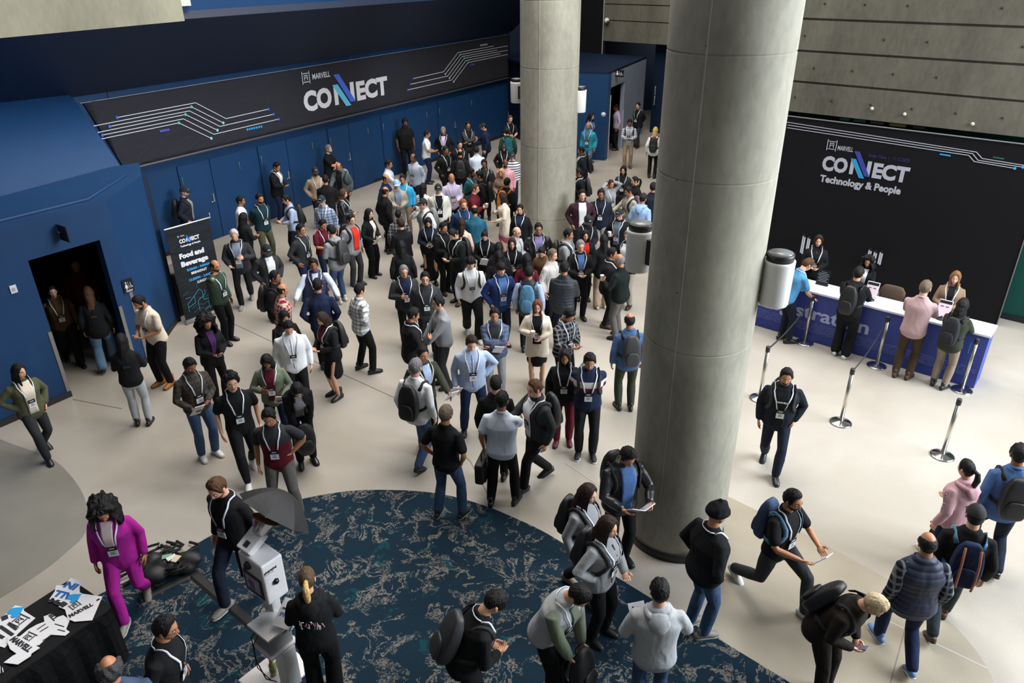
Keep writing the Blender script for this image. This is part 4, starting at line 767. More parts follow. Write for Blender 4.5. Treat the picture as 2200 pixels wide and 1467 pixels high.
# wrist targets for the right arm (x right, y forward, z up) at 1.75 m and the elbow's pole
ARMS={'down':((.255,.04,.89),(.4,-1,0)),'phone':((.075,.27,1.10),(1,-.5,-1)),'cup':((.13,.27,1.20),(1,-.4,-1)),
 'cross':((-.10,.20,1.17),(1,.5,-.5)),'pocket':((.205,.05,.95),(1,-1,0)),'hip':((.18,.02,1.02),(1,-.5,0)),
 'back':((.04,-.19,.96),(1,-.6,0)),'point':((.16,.45,1.12),(.6,-.4,-1)),'out':((.40,.32,1.05),(.6,-.5,-1)),
 'neck':((.13,.06,1.47),(1,.35,-.3)),'drink':((.05,.20,1.46),(1,.1,-1)),'desk':((.13,.40,1.10),(1,-.5,-1)),
 'low':((.10,.33,.95),(1,-.5,-.3)),'hold':((.17,.24,1.04),(.8,-.8,-.5)),'paper':((.17,.36,1.14),(1,-.4,-1)),
 'head':((.10,-.02,1.66),(1,.5,-.2))}
LEGS={'stand':((.10,.02),(-.10,-.02)),'walk':((.08,.26),(-.08,-.24)),'wide':((.17,.05),(-.15,-.06)),'stride':((.08,.42),(-.08,-.46))}
def ik(S,W,l1,l2,pole):
    d=vsub(W,S); L=vlen(d); mx=(l1+l2)*.995
    if L>mx: W=vadd(S,vmul(d,mx/L)); d=vsub(W,S); L=mx
    u=vmul(d,1/L); a=(l1*l1-l2*l2+L*L)/(2*L); h=math.sqrt(max(l1*l1-a*a,1e-6))
    p=vsub(pole,vmul(u,vdot(pole,u))); p=vnorm(p)
    return vadd(vadd(S,vmul(u,a)),vmul(p,h)),W
def skeleton(D,h,seed=0):
    """joints in the person's own frame; feet near the origin, facing +y"""
    s=h/1.75; F=D['F']; n=math.radians(float(D.get('n',3)))
    J={'s':s,'n':n}
    feet=LEGS[D.get('l','stand')]
    if seed%2: feet=((-feet[1][0],feet[1][1]),(-feet[0][0],feet[0][1]))
    stride=abs(feet[0][1]-feet[1][1])
    pz=(.94-stride*stride*.23)*s; py=-.28*math.sin(n)*s
    J['pel']=(0,py,pz)
    dz=pz-.94*s
    def T(p):  # torso frame (heights as if upright at 1.75) -> person frame with lean
        q=rotx((p[0]*s,p[1]*s,(p[2]-.94)*s),-n); return (q[0],q[1]+py,q[2]+pz)
    J['T']=T
    sw=.163 if F else .188
    J['sh']=[T((sw,-.005,1.385)),T((-sw,-.005,1.385))]
    a=D.get('a','down').split('/')
    if len(a)==1: a=[a[0],a[0]]
    J['arm']=a; J['el']=[];J['wr']=[]
    for i,sg in enumerate((1,-1)):
        w,pole=ARMS[a[i]]
        if a[i]=='cross' and i==1: w=(-.08,.235,1.12)
        if a[i]=='phone' and i==1: w=(.07,.25,1.08)
        e,wr=ik(J['sh'][i],T((w[0]*sg,w[1],w[2])),.285*s,.25*s,rotx((pole[0]*sg,pole[1],pole[2]),-n))
        J['el'].append(e);J['wr'].append(wr)
    J['hip']=[(.09*s,py,pz),(-.09*s,py,pz)]
    J['an']=[];J['kn']=[]
    for i in (0,1):
        fx,fy=feet[i]; az=.085*s
        if fy<-.2: az=.13*s
        A=(fx*s,fy*s,az); k,A2=ik((J['hip'][i][0],py,pz-.02*s),A,.43*s,.425*s,(.15*(1 if i==0 else -1),1,0))
        J['kn'].append(k);J['an'].append(A2)
    nk=T((0,.0,1.49)); J['neck']=nk
    hp=math.radians(float(D.get('d',8))); hy=-math.radians(float(D.get('y',0)))
    def Hd(p): # head frame, origin at skull centre
        q=rotx((p[0]*s,p[1]*s,(p[2]+.10)*s),-hp); q=rotz(q,hy); q=rotx(q,-n*.55)
        b=T((0,.015,1.525)); return vadd(b,q)
    J['H']=Hd; J['top']=Hd((0,-.01,.125)); J['hc']=Hd((0,0,0))
    return J
# ---------- people ----------
def gs(x,m,w): return math.exp(-((x-m)/w)**2)
def headpt(az,ph,F=False):
    """point on the skull/face; az 0=front (+y) to +x, ph 0=crown..pi=under the chin"""
    sx,cx=math.sin(az),math.cos(az); sp,cp=math.sin(ph),math.cos(ph)
    x=.077*sp*sx; y=.097*sp*cx; z=.122*cp
    if z<0: # jaw narrows, nape tucks in
        t=min(1,-z/.122); x*=1-.30*t**1.3
        if y<0: y*=1-.45*t
        else: y=y*(1+.10*t)+.012*t*max(0,cx)
    if y>0: y*=.95
    if cx>0:
        k=cx
        y+=.024*gs(x,0,.013)*gs(z,-.026,.022)*k+.010*gs(x,0,.011)*gs(z,.004,.02)*k
        y-=.011*(gs(x,.031,.019)+gs(x,-.031,.019))*gs(z,.006,.015)*k
        y+=.005*gs(z,.030,.011)*gs(x,0,.05)*k
        y+=.006*gs(x,0,.024)*gs(z,-.062,.010)*k-.003*gs(x,0,.03)*gs(z,-.078,.008)*k
        y+=.008*gs(x,0,.024)*gs(z,-.103,.014)*k
        y+=.004*(gs(x,.042,.016)+gs(x,-.042,.016))*gs(z,-.025,.02)*k
    if F: x*=.95
    return x,y,z
NA,NP=36,26
def azs():
    o=[]
    for k in range(NA):
        u=2*k/NA-1; o.append(math.pi*(.62*u+.38*u**3))
    return o
AZ=azs(); PH=[math.pi*(i+.15)/(NP+.3-.0) for i in range(NP+1)]
def torsoAB(z,F,b,g):
    tab=[(.60,.20,.15,0),(.80,.178,.128,0),(.90,.174,.128,-.004),(1.0,.160,.118,-.002),(1.10,.156,.114,0),(1.20,.172,.120,.004),(1.30,.186,.126,.006),(1.37,.178,.112,.0),(1.42,.140,.085,-.006),(1.455,.095,.066,-.01),(1.49,.064,.058,-.008),(1.56,.055,.055,0)]
    for i in range(len(tab)-1):
        if z<=tab[i+1][0] or i==len(tab)-2:
            t=(z-tab[i][0])/(tab[i+1][0]-tab[i][0]); t=max(0,min(1,t)); A=tab[i][1]*(1-t)+tab[i+1][1]*t; B=tab[i][2]*(1-t)+tab[i+1][2]*t; c=tab[i][3]*(1-t)+tab[i+1][3]*t; break
    A*=1.05; B*=1.05
    if F:
        A*=.90; B*=.93
        if z<1.0: A*=1.06
        B+=.018*gs(z,1.27,.06); c+=.010*gs(z,1.27,.06)
    if z<1.3: A*=b; B*=b; c+=(b-1)*.15*gs(z,1.08,.12)
    return A+g,B+g,c
def torsoP(z,th,F,b,g):
    A,B,c=torsoAB(z,F,b,g); s_,c_=math.sin(th),math.cos(th)
    e=.86; return (A*math.copysign(abs(s_)**e,s_),B*math.copysign(abs(c_)**e,c_)+c,z)
def ribbon(m,J,path,w,F,b,g,mat=0,th_w=None):
    """strip over the torso following (z,theta) points"""
    T=J['T']; vs=[];fs=[]
    n=len(path)
    pts=[Vector(T(torsoP(z,th,F,b,g))) for z,th in path]; inn=[Vector(T(torsoP(z,th,F,b,g-.012))) for z,th in path]
    for i in range(n):
        t=(pts[min(i+1,n-1)]-pts[max(0,i-1)]).normalized(); nn=(pts[i]-inn[i]).normalized(); sd=t.cross(nn).normalized()*w/2
        for q in (pts[i]-sd,pts[i]+sd,pts[i]+sd-nn*.005,pts[i]-sd-nn*.005): vs.append(tuple(q))
    for i in range(n-1):
        for k in range(4): fs.append((i*4+k,i*4+(k+1)%4,(i+1)*4+(k+1)%4,(i+1)*4+k))
    fs.append((3,2,1,0)); fs.append(tuple((n-1)*4+k for k in range(4)))
    m.add(vs,fs,mat)
def hand(m,W,d,s,side,curl,mat,palm=None):
    """palm, four fingers and thumb growing from wrist W along d; side +1 right"""
    d=Vector(d).normalized(); pn=Vector(palm) if palm is not None else Vector((-side,0,0)); pn=(pn-d*pn.dot(d))
    pn=pn.normalized() if pn.length>.1 else d.orthogonal().normalized()
    sd=d.cross(pn).normalized()  # across the palm, towards/away thumb
    if sd.dot(Vector((0,1,.6)))<0: sd=-sd   # thumb side faces forward/up
    W=Vector(W)
    m.tube([W-d*.03*s,W,W+d*.035*s,W+d*.075*s],[(.022*s,.019*s),(.026*s,.018*s),(.040*s,.016*s),(.040*s,.013*s)],8,mat,True,up=tuple(pn))
    for k,(of,ln) in enumerate(((.029,.068),(.010,.078),(-.010,.072),(-.028,.056))):
        p=W+d*.080*s+sd*of*s; q=p; pts=[tuple(p-d*.012*s),tuple(p)]; dd=d.copy()
        for j,f in enumerate((.42,.32,.26)):
            dd=(dd+pn*(curl*(.45+.12*j+.05*k))).normalized(); q=q+dd*ln*f*s; pts.append(tuple(q))
        m.tube(pts,[.0092*s,.0092*s,.0085*s,.0078*s,.0066*s],6,mat)
    b0=W+d*.022*s+sd*.028*s; t1=(d*.55+sd*.75+pn*.25).normalized(); t2=(d*.9+sd*.25+pn*.4).normalized()
    m.tube([tuple(b0),tuple(b0+t1*.032*s),tuple(b0+t1*.032*s+t2*.028*s),tuple(b0+t1*.032*s+t2*.052*s)],[.012*s,.0115*s,.0098*s,.0075*s],6,mat)
def person(row,idx):
    pid,px,py,yaw,h,spec,label=row
    D=parse(spec); J=skeleton(D,h,idx); s=J['s']; F=D['F']; T=J['T']; H=J['H']; b=float(D.get('b',1.0)); X=D['x']
    rnd=random.Random(idx*17+3); dist=math.hypot(px,py); near=dist<10.5; vox=.013 if near else .017 if dist<17 else .022
    root=thing('person',label,'person',(px,py,0),math.radians(yaw))
    t=D.get('t','tee:black'); tk,tc=t.split(':'); tp=tc.split(','); tcol=tp[0]; opts=tp[1:]
    u=D.get('u'); sk=skin(D.get('k','2')); hs=D.get('H','short:black').split(':'); hst=hs[0]; hm=hairm(hs[1])
    # --- body: one skin mesh ---
    m=MB(); beard='beard' in X
    vs=[];fs=[];ms=[]
    for ph in PH:
        for az in AZ: vs.append(H(headpt(az,ph,F)))
    for i in range(NP):
        for k in range(NA):
            a0,b0=headpt(AZ[k],PH[i],F),headpt(AZ[(k+1)%NA],PH[i+1],F); xx,yy,zz=(a0[0]+b0[0])/2,(a0[1]+b0[1])/2,(a0[2]+b0[2])/2
            mt=0
            if yy>.05:
                if abs(xx)<.021 and -.072<zz<-.054: mt=1
                elif .018<abs(xx)<.046 and .020<zz<.031: mt=2
            if beard and yy>.0 and zz<-.040 and mt==0 and not(abs(xx)<.017 and -.05<zz): mt=2
            if beard and mt==0 and yy>.06 and abs(xx)<.026 and -.054<zz<-.044: mt=2
            m.f.append((i*NA+k,(i+1)*NA+k,(i+1)*NA+(k+1)%NA,i*NA+(k+1)%NA)); m.m.append(mt); m.flat.append(False)
    m.v=list(vs); m.f.append(tuple(range(NA))); m.m.append(0); m.flat.append(False); m.f.append(tuple(NP*NA+k for k in range(NA-1,-1,-1))); m.m.append(0); m.flat.append(False)
    for sg in(1,-1):
        m.ball(H((.079*sg*(.95 if F else 1),-.004,-.008)),(.010*s,.019*s,.032*s),8,5,0)
        e=H((.031*sg,.077,.006)); m.ball(e,(.0125*s,.009*s,.0075*s),8,5,3); m.ball(H((.031*sg,.083,.005)),(.0055*s,.0055*s,.0062*s),6,4,4)
    # neck, trunk and arms
    nb=T((0,-.01,1.40)); nk=T((0,0,1.49)); hd=H((0,-.012,-.06)); nr=.052 if F else .060
    trunk=[T((0,0,z)) for z in(.92,1.05,1.2,1.32)]+[nb,nk,hd]
    m.tube(trunk,[(.11*s,.075*s),(.11*s,.075*s),(.12*s,.08*s),(.11*s,.07*s),(.065*s,.06*s),nr*s,nr*.95*s],14,0,up=vsub(T((0,1,1)),T((0,0,1))))
    bare=tk in('tee','polo','polo2')
    for i,sg in enumerate((1,-1)):
        S,E,W=J['sh'][i],J['el'][i],J['wr'][i]
        m.tube([vlerp(S,T((0,0,1.33)),.45),vlerp(S,E,.12),vlerp(S,E,.5),vlerp(S,E,.92),vlerp(E,W,.12),vlerp(E,W,.5),W],[.030*s,.036*s,.040*s,.037*s,.037*s,.034*s,.025*s],10,0)
        d=vsub(W,E); ak=J['arm'][i]
        if ak in('down','pocket'): d=vadd(vnorm(d),(0,.1,-.9))
        if ak=='hip': d=T((-.6*sg,.35,-.5)); d=vsub(d,T((0,0,0)))
        if ak=='desk': d=vsub(T((-.1*sg,1,-.1)),T((0,0,0)))
        if ak=='neck': d=vsub(T((-.8*sg,-.2,.5)),T((0,0,0)))
        cl=.55 if ak in('down','walk','back') else .8 if ak in('phone','cup','hold','drink','low','pocket','neck','head') else .3
        pal=(-sg,0,0)
        if ak in('phone','hold','paper','low'): pal=(-sg*.5,0,.8)
        if ak=='desk': pal=(0,0,-1)
        hand(m,W,d,s,sg,cl,0,pal)
        J.setdefault('hand',[]).append(vadd(W,vmul(vnorm(d),.085*s)))
    pt,pc=D.get('p','pants:black').split(':')
    for i in(0,1):
        m.tube([J['hip'][i],vlerp(J['hip'][i],J['kn'][i],.5),J['kn'][i],vlerp(J['kn'][i],J['an'][i],.3),J['an'][i]],[.075*s,.065*s,.048*s,.05*s,.034*s],10,0)
    m.build('body',[sk,plain('lips_'+D.get('k','2'),{'1':'a8605a','2':'a05c52','3':'854a42','4':'6b3833','5':'4a2824'}[D.get('k','2')],.45),hm if hst not in('bald',) else hairm('darkbrown'),plain('eye_white','d8d4d0',.3),plain('iris','1c1512',.2)],root)
    # --- trousers or skirt ---
    m=MB(); loose={'wide':1.40,'jogger':1.2,'pants':1.16,'jeans':1.12}.get(pt,1.0); hem={'wide':.098,'jogger':.052,'pants':.066,'jeans':.066}.get(pt,.07)
    pf=fabric('jeans' if pt=='jeans' or pc=='denim' else 'twill',pc)
    if pt.startswith('skirt'):
        zl=.22 if pt=='skirtlong' else .52
        pts=[];rr=[]
        for z in (1.02,.96,.88,.76,zl+.1,zl):
            k=(1.02-z)/(1.02-zl); pts.append((0,J['pel'][1]*(1-k)*1.0,(z-.94)*s+J['pel'][2])); rr.append(((.15+.045*k)*s,(.118+.05*k)*s))
        m.tube(pts,rr,18,0,True,up=(0,1,0)); o=m.build('skirt',pf,root); remesh(o,vox)
    else:
        P=J['pel']; q=.93 if F else 1.0
        m.tube([T((0,0,1.03)),T((0,0,.96)),(0,P[1],P[2]-.06*s),(0,P[1],P[2]-.12*s)],[(.150*s*b*q,.112*s*b),(.168*s*b*q,.126*s*b),(.172*s*q,.125*s),(.13*s*q,.10*s)],16,0,True,up=(0,1,0))
        for i,sg in enumerate((1,-1)):
            hp,kn,an=J['hip'][i],J['kn'][i],J['an'][i]; up=(0,1,0)
            th=vlerp(hp,kn,.12); bot=vlerp(kn,an,.97)
            m.tube([hp,th,vlerp(hp,kn,.5),kn,vlerp(kn,an,.4),bot],[(.088*s*q,.10*s),(.092*s*q*loose**.5,.102*s),(.076*s*loose,.085*s*loose),(.060*s*loose,.064*s*loose),((.056*s+hem*.25*s)*loose**.3,.066*s*loose**.4),(hem*s*.92,hem*s)],12,0,True,up=up)
        o=m.build('trousers',pf,root); remesh(o,vox)
    # --- shoes ---
    sc=D.get('s','black').split(':'); boot=sc[0]=='boot'; sc=sc[-1]
    SHC={'black':('1a1a1b','121212'),'white':('d5d3cf','c9c6c0'),'tan':('b0712f','7a4d22'),'grey':('86827d','b8b4ac'),'brown':('4a2f25','2b1d18'),'charcoal':('303438','1c1c1e'),'navywhite':('20242c','b8b8b8'),'blackwhite':('1c1c1e','d6d3cb'),'bluewhite':('5d7fae','d8d8d8'),'cream':('b8ac98','9a8f7e'),'taupe':('8d7d6b','6e6152'),'darkred':('5a1826','2b1016')}[sc]
    for i,sg in enumerate((1,-1)):
        A=J['an'][i]; back=A[2]>.12*s; tilt=-.45 if back else 0; m=MB(); yw=-.16*sg
        def L(p,A=A,tilt=tilt,yw=yw):
            q=rotz(rotx((p[0]*s,p[1]*s,p[2]*s),tilt),yw); return (A[0]+q[0],A[1]+q[1],A[2]-(.085*s)+q[2]) if not back else (A[0]+q[0],A[1]+q[1],A[2]-.115*s+.02*s+q[2])
        m.tube([L((0,-.075,.045)),L((0,-.03,.055)),L((0,.04,.052)),L((0,.11,.038)),L((0,.165,.030))],[(.036*s,.040*s),(.040*s,.050*s),(.043*s,.046*s),(.047*s,.034*s),(.036*s,.022*s)],12,0,True,up=(0,0,1))
        m.tube([L((0,-.03,.06)),L((0,-.035,.13 if not boot else .20))],[(.040*s,.046*s),(.046*s,.050*s) if boot else (.036*s,.042*s)],10,0,True,up=(0,1,0))
        m.tube([L((0,-.085,.014)),L((0,-.03,.012)),L((0,.06,.012)),L((0,.13,.013)),L((0,.178,.016))],[(.030*s,.014*s),(.038*s,.014*s),(.044*s,.014*s),(.049*s,.014*s),(.032*s,.012*s)],12,1,True,up=(0,0,1))
        m.build('shoe',[plain('shoe_'+sc,SHC[0],.35 if sc=='black' else .6),plain('sole_'+sc,SHC[1],.7)],root)
    # --- upper clothing ---
    G={'tee':.012,'polo':.012,'polo2':.012,'shirt':.018,'sweater':.022,'hoodie':.032,'jacket':.034,'blazer':.028,'vest':.034,'coat':.040}[tk]
    kind='leather' if 'leather' in opts else 'puff' if 'puff' in opts else 'knit'
    pat=next((o_ for o_ in opts if o_ in('plaid','stripe','hstripe','spot','chest','yoke')),None); c2=opts[-1] if pat and opts[-1]!=pat else None
    fab=fabric(kind,tcol,pat,c2); zb={'coat':.66,'blazer':.84,'jacket':.86,'hoodie':.88,'tee':.88,'shirt':.88,'sweater':.90,'polo':.90,'polo2':.90,'vest':.88}[tk]
    m=MB(); zs=[zb,zb+.06,.98,1.05,1.12,1.2,1.28,1.34,1.385,1.42,1.45]; rr=[];pts=[]
    if zb<.75: zs=[zb,.74,.84]+zs[2:]
    for z in zs:
        A,B,c=torsoAB(z,F,b,G if z<1.38 else G*.55); pts.append(T((0,c,z))); rr.append((A*s,B*s))
    up=vsub(T((0,1,1)),T((0,0,1)))
    m.tube(pts,rr,22,0,True,up=up,sq=.9)
    short=tk in('tee','polo','polo2'); slv=0
    sleeve_sep=tk=='vest'
    g2=G*.62
    sep=sleeve_sep or tk=='polo2'; mss=[]
    for i in(0,1):
        ms=MB() if sep else m; mss.append(ms)
        S,E,W=J['sh'][i],J['el'][i],J['wr'][i]; inn=vlerp(S,T((0,0,1.35)),.3); q=.9 if F else 1.0
        if short:
            ms.tube([inn,vlerp(S,E,.06),vlerp(S,E,.35),vlerp(S,E,.72)],[.055*s*q,(.056*s+g2)*q,(.058*s+g2)*q,(.060*s+g2)*q],12,0)
        else:
            sl=.93; cf=.034*s+g2*.8
            k5=(.050*s+g2)*q
            ms.tube([inn,vlerp(S,E,.06),vlerp(S,E,.45),E,vlerp(E,W,.5),vlerp(E,W,sl)],[.055*s*q,(.054*s+g2*.8)*q,k5,(.045*s+g2)*q,(.041*s+g2)*q,cf],12,0)
    nm={'tee':'tshirt','polo':'polo_shirt','polo2':'polo_shirt','shirt':'shirt','sweater':'sweater','hoodie':'hoodie','jacket':'jacket','blazer':'blazer','vest':'vest','coat':'coat'}[tk]
    o=m.build(nm,fab,root); remesh(o,vox); garment=o
    if sep:
        sf=fabric('knit',{'greyplaid':'greyplaid','plaidnavy':'plaidnavy'}.get(u,u) if u else 'charcoal',*(('plaid','grey') if u=='plaidnavy' else (None,None)))
        for ms in mss: remesh(ms.build('shirt_sleeve',sf,root),vox)
    # shirt showing in the opening, collar
    if u and tk in('jacket','blazer','coat','vest') :
        wv={'blazer':.26,'jacket':.30,'coat':.34,'vest':.16}[tk]; m=MB(); T_=J['T']; vs=[];fs=[]; zz=[.93,1.0,1.08,1.16,1.24,1.31,1.37,1.41,1.44,1.465] if tk!='blazer' else [1.02,1.08,1.16,1.24,1.31,1.37,1.41,1.44,1.465]
        for i,z in enumerate(zz):
            k=i/(len(zz)-1); wd=wv*(.35+.9*k) if tk=='blazer' else wv*(.9+.35*k)
            if z>1.4: wd+=.25*(z-1.4)/.06
            for j in range(7):
                th=wd*(j/3-1); e=G+.008 if z<1.38 else G*.6+.010; vs.append(T_(torsoP(z,th,F,b,e)))
        for i in range(len(zz)-1):
            for j in range(6): fs.append((i*7+j,i*7+j+1,(i+1)*7+j+1,(i+1)*7+j))
        m.add(vs,fs,0); o=m.build('shirt_front',fabric('knit',u),root); sd=o.modifiers.new('thickness','SOLIDIFY'); sd.thickness=.006; sd.offset=-1
    if tk in('shirt','polo','polo2','blazer','jacket','coat') or 'collar' in X:
        m=MB(); ring=[];n=16; 
        colr=fab if not(u and tk=='blazer') else fabric('knit',u)
        for k in range(n+1):
            a=math.pi*(.16+1.68*k/n); z=1.475+.022*(1-math.cos(a-math.pi+math.pi))/2*0+.02*(-math.cos(a)); r=(.074 if tk not in('jacket','coat') else .084)*(.9 if F else 1)
            ring.append(T((r*math.sin(a),r*.92*math.cos(a)-.004,z+.006)))
        m.tube(ring,[(.009*s,.020*s)]*len(ring),6,0,True,up=vsub(T((0,0,2)),T((0,0,1)))); m.build('collar',colr,garment)
    if tk=='hoodie':
        m=MB(); ring=[]
        for k in range(13):
            a=math.pi*(.30+1.4*k/12); ring.append(T((.105*math.sin(a),.10*math.cos(a)-.01-.02*(a>2),1.455-.03*gs(a,math.pi,1))))
        m.tube(ring,[(.030*s,.034*s)]*len(ring),8,0); m.tube([T((0,-.10,1.46)),T((0,-.15,1.40)),T((0,-.165,1.32))],[(.085*s,.03*s),(.10*s,.04*s),(.05*s,.02*s)],10,0,True,up=up); hood=m.build('hood',fab,garment)
        if 'print' in opts:
            M=frame(T((0,-.195,1.22)),vsub(T((-1,0,0)),T((0,0,0))),vsub(T((0,0,1)),T((0,0,0))))
            g_=MB(); r2=random.Random(5)
            for q in range(9):
                x0=-.11+.026*q; pts=[Vector((x0+r2.uniform(-.012,.012),.02*q*.4+r2.uniform(-.05,.05),0)) for _ in range(4)]
                g_.tube([tuple(M@p) for p in pts],[.0045]*4,5,q%3==0)
            g_.build('back_print',[plain('print_white','dcdcdc',.7),plain('print_pink','c07a92',.7)],garment)
    if tk in('jacket','coat','shirt') and not u:
        m=MB(); ribbon(m,J,[(z,.0) for z in(.92,1.0,1.08,1.16,1.24,1.32,1.38,1.43)],.012 if tk!='shirt' else .022,F,b,G+.003); m.build('front_placket',fab if tk=='shirt' else plain('zip_black','101012',.4),garment)
    # --- lanyard and badge ---
    if 'lan' in X or 'collar' in X:
        m=MB(); g=G+(.014 if u else .009)
        for sg in(1,-1):
            ribbon(m,J,[(1.475,sg*1.9),(1.475,sg*1.2),(1.455,sg*.85),(1.42,sg*.62),(1.37,sg*.42),(1.31,sg*.30),(1.24,sg*.25),(1.17,sg*.19)],.019,F,b,g)
        ribbon(m,J,[(1.476,a) for a in(1.9,2.4,2.9,3.4,3.9,4.4)],.015,F,b,g*.7)
        lany=m.build('lanyard',plain('lanyard_white','dde2ea',.7),root)
        if 'lan' in X:
            A,B,c=torsoAB(1.13,F,b,g); yb=B+c+.012
            m=MB(); Rm=Matrix.Rotation(-J['n'],3,'X')
            m.box(T((0,yb,1.145)),(.100*s,.004,.060*s),0,Rm); m.box(T((0,yb,1.078)),(.104*s,.004,.084*s),1,Rm)
            m.box(T((0,yb+.003,1.148)),(.052*s,.002,.010*s),1,Rm)
            for q,(zz_,ww) in enumerate(((1.100,.05),(1.084,.035),(1.07,.06))): m.box(T((0,yb+.003,zz_)),(ww*s,.002,.006*s),2,Rm)
            m.build('badge',[plain('badge_black','15151a',.5),plain('badge_white','dcdfe3',.5),plain('badge_print','4a4c55',.6)],lany)
    # --- hair and headwear ---
    hair(m,J,s,F,hst,hm,root,rnd,X)
    for q in X:
        if q.startswith('cap:'):
            cc=q[4:]; m=MB(); vs=[];fs=[]
            rows=[PH[i] for i in range(0,12)]
            for ph in rows:
                for k in range(24):
                    az=2*math.pi*k/24; ph2=min(ph,1.36 if abs(az-math.pi)>1.0 else 1.50); x,y,z=headpt(az,ph2,F); e=.020
                    r=Vector((x,y,z)).normalized()*e; vs.append(H((x+r.x,y+r.y,z+r.z)))
            for i in range(len(rows)-1):
                for k in range(24): fs.append((i*24+k,(i+1)*24+k,(i+1)*24+(k+1)%24,i*24+(k+1)%24))
            fs.append(tuple(range(24))); m.add(vs,fs,0)
            vs=[];fs=[]
            for j in range(4):
                for k in range(9):
                    a=(k/8-.5)*2.1; r0=.098+.024*j; x=.085*math.sin(a)*(1+.05*j); y=.055+(.052+.022*j)*math.cos(a)*1.0; vs.append(H((x,y,.045-.006*j-.012*abs(math.sin(a))**2)))
            for j in range(3):
                for k in range(8): fs.append((j*9+k,j*9+k+1,(j+1)*9+k+1,(j+1)*9+k))
            nv=len(vs); vs+= [vadd(p,(0,0,-.006)) for p in vs]; fs+=[tuple(i+nv for i in reversed(f)) for f in fs]
            m.add(vs,fs,0)
            m.ball(H((0,0,.143)),.007*s,6,4,0)
            if cc!='skyblue':
                M=Matrix.Rotation(0,3,'X'); m.box(H((0,.098,.085)),(.055*s,.012*s,.012*s),1)
            m.build('cap',[plain('cap_'+cc,PAL.get(cc,'16171a'),.85),plain('cap_mark','9fc6d8',.7)],root)
    if 'glasses' in X:
        m=MB(); gl=plain('spectacle_frame','1b1a1c',.3)
        for sg in(1,-1):
            rim=[H((.032*sg+.022*math.cos(a),.092-.006*abs(math.cos(a)),.004+.017*math.sin(a))) for a in [2*math.pi*k/12 for k in range(13)]]
            m.tube(rim,[.0022*s]*13,5,0,False); m.tube([H((.054*sg,.086,.010)),H((.078*sg,.045,.010)),H((.082*sg,-.004,.006))],[.0022*s]*3,5,0)
        m.tube([H((-.010,.096,.007)),H((.010,.096,.007))],[.002*s]*2,5,0); m.build('glasses',gl,root)
    if 'phone' in J['arm'] or 1:
        pass
    # idle: staff badge on hip handled by items
    def toW(p):
        q=rotz(p,math.radians(yaw)); return (q[0]+px,q[1]+py,q[2])
    J['toW']=toW; J['root']=root; J['D']=D; J['F']=F; J['b']=b; J['G']=G; J['yaw']=yaw; J['label']=label
    return J
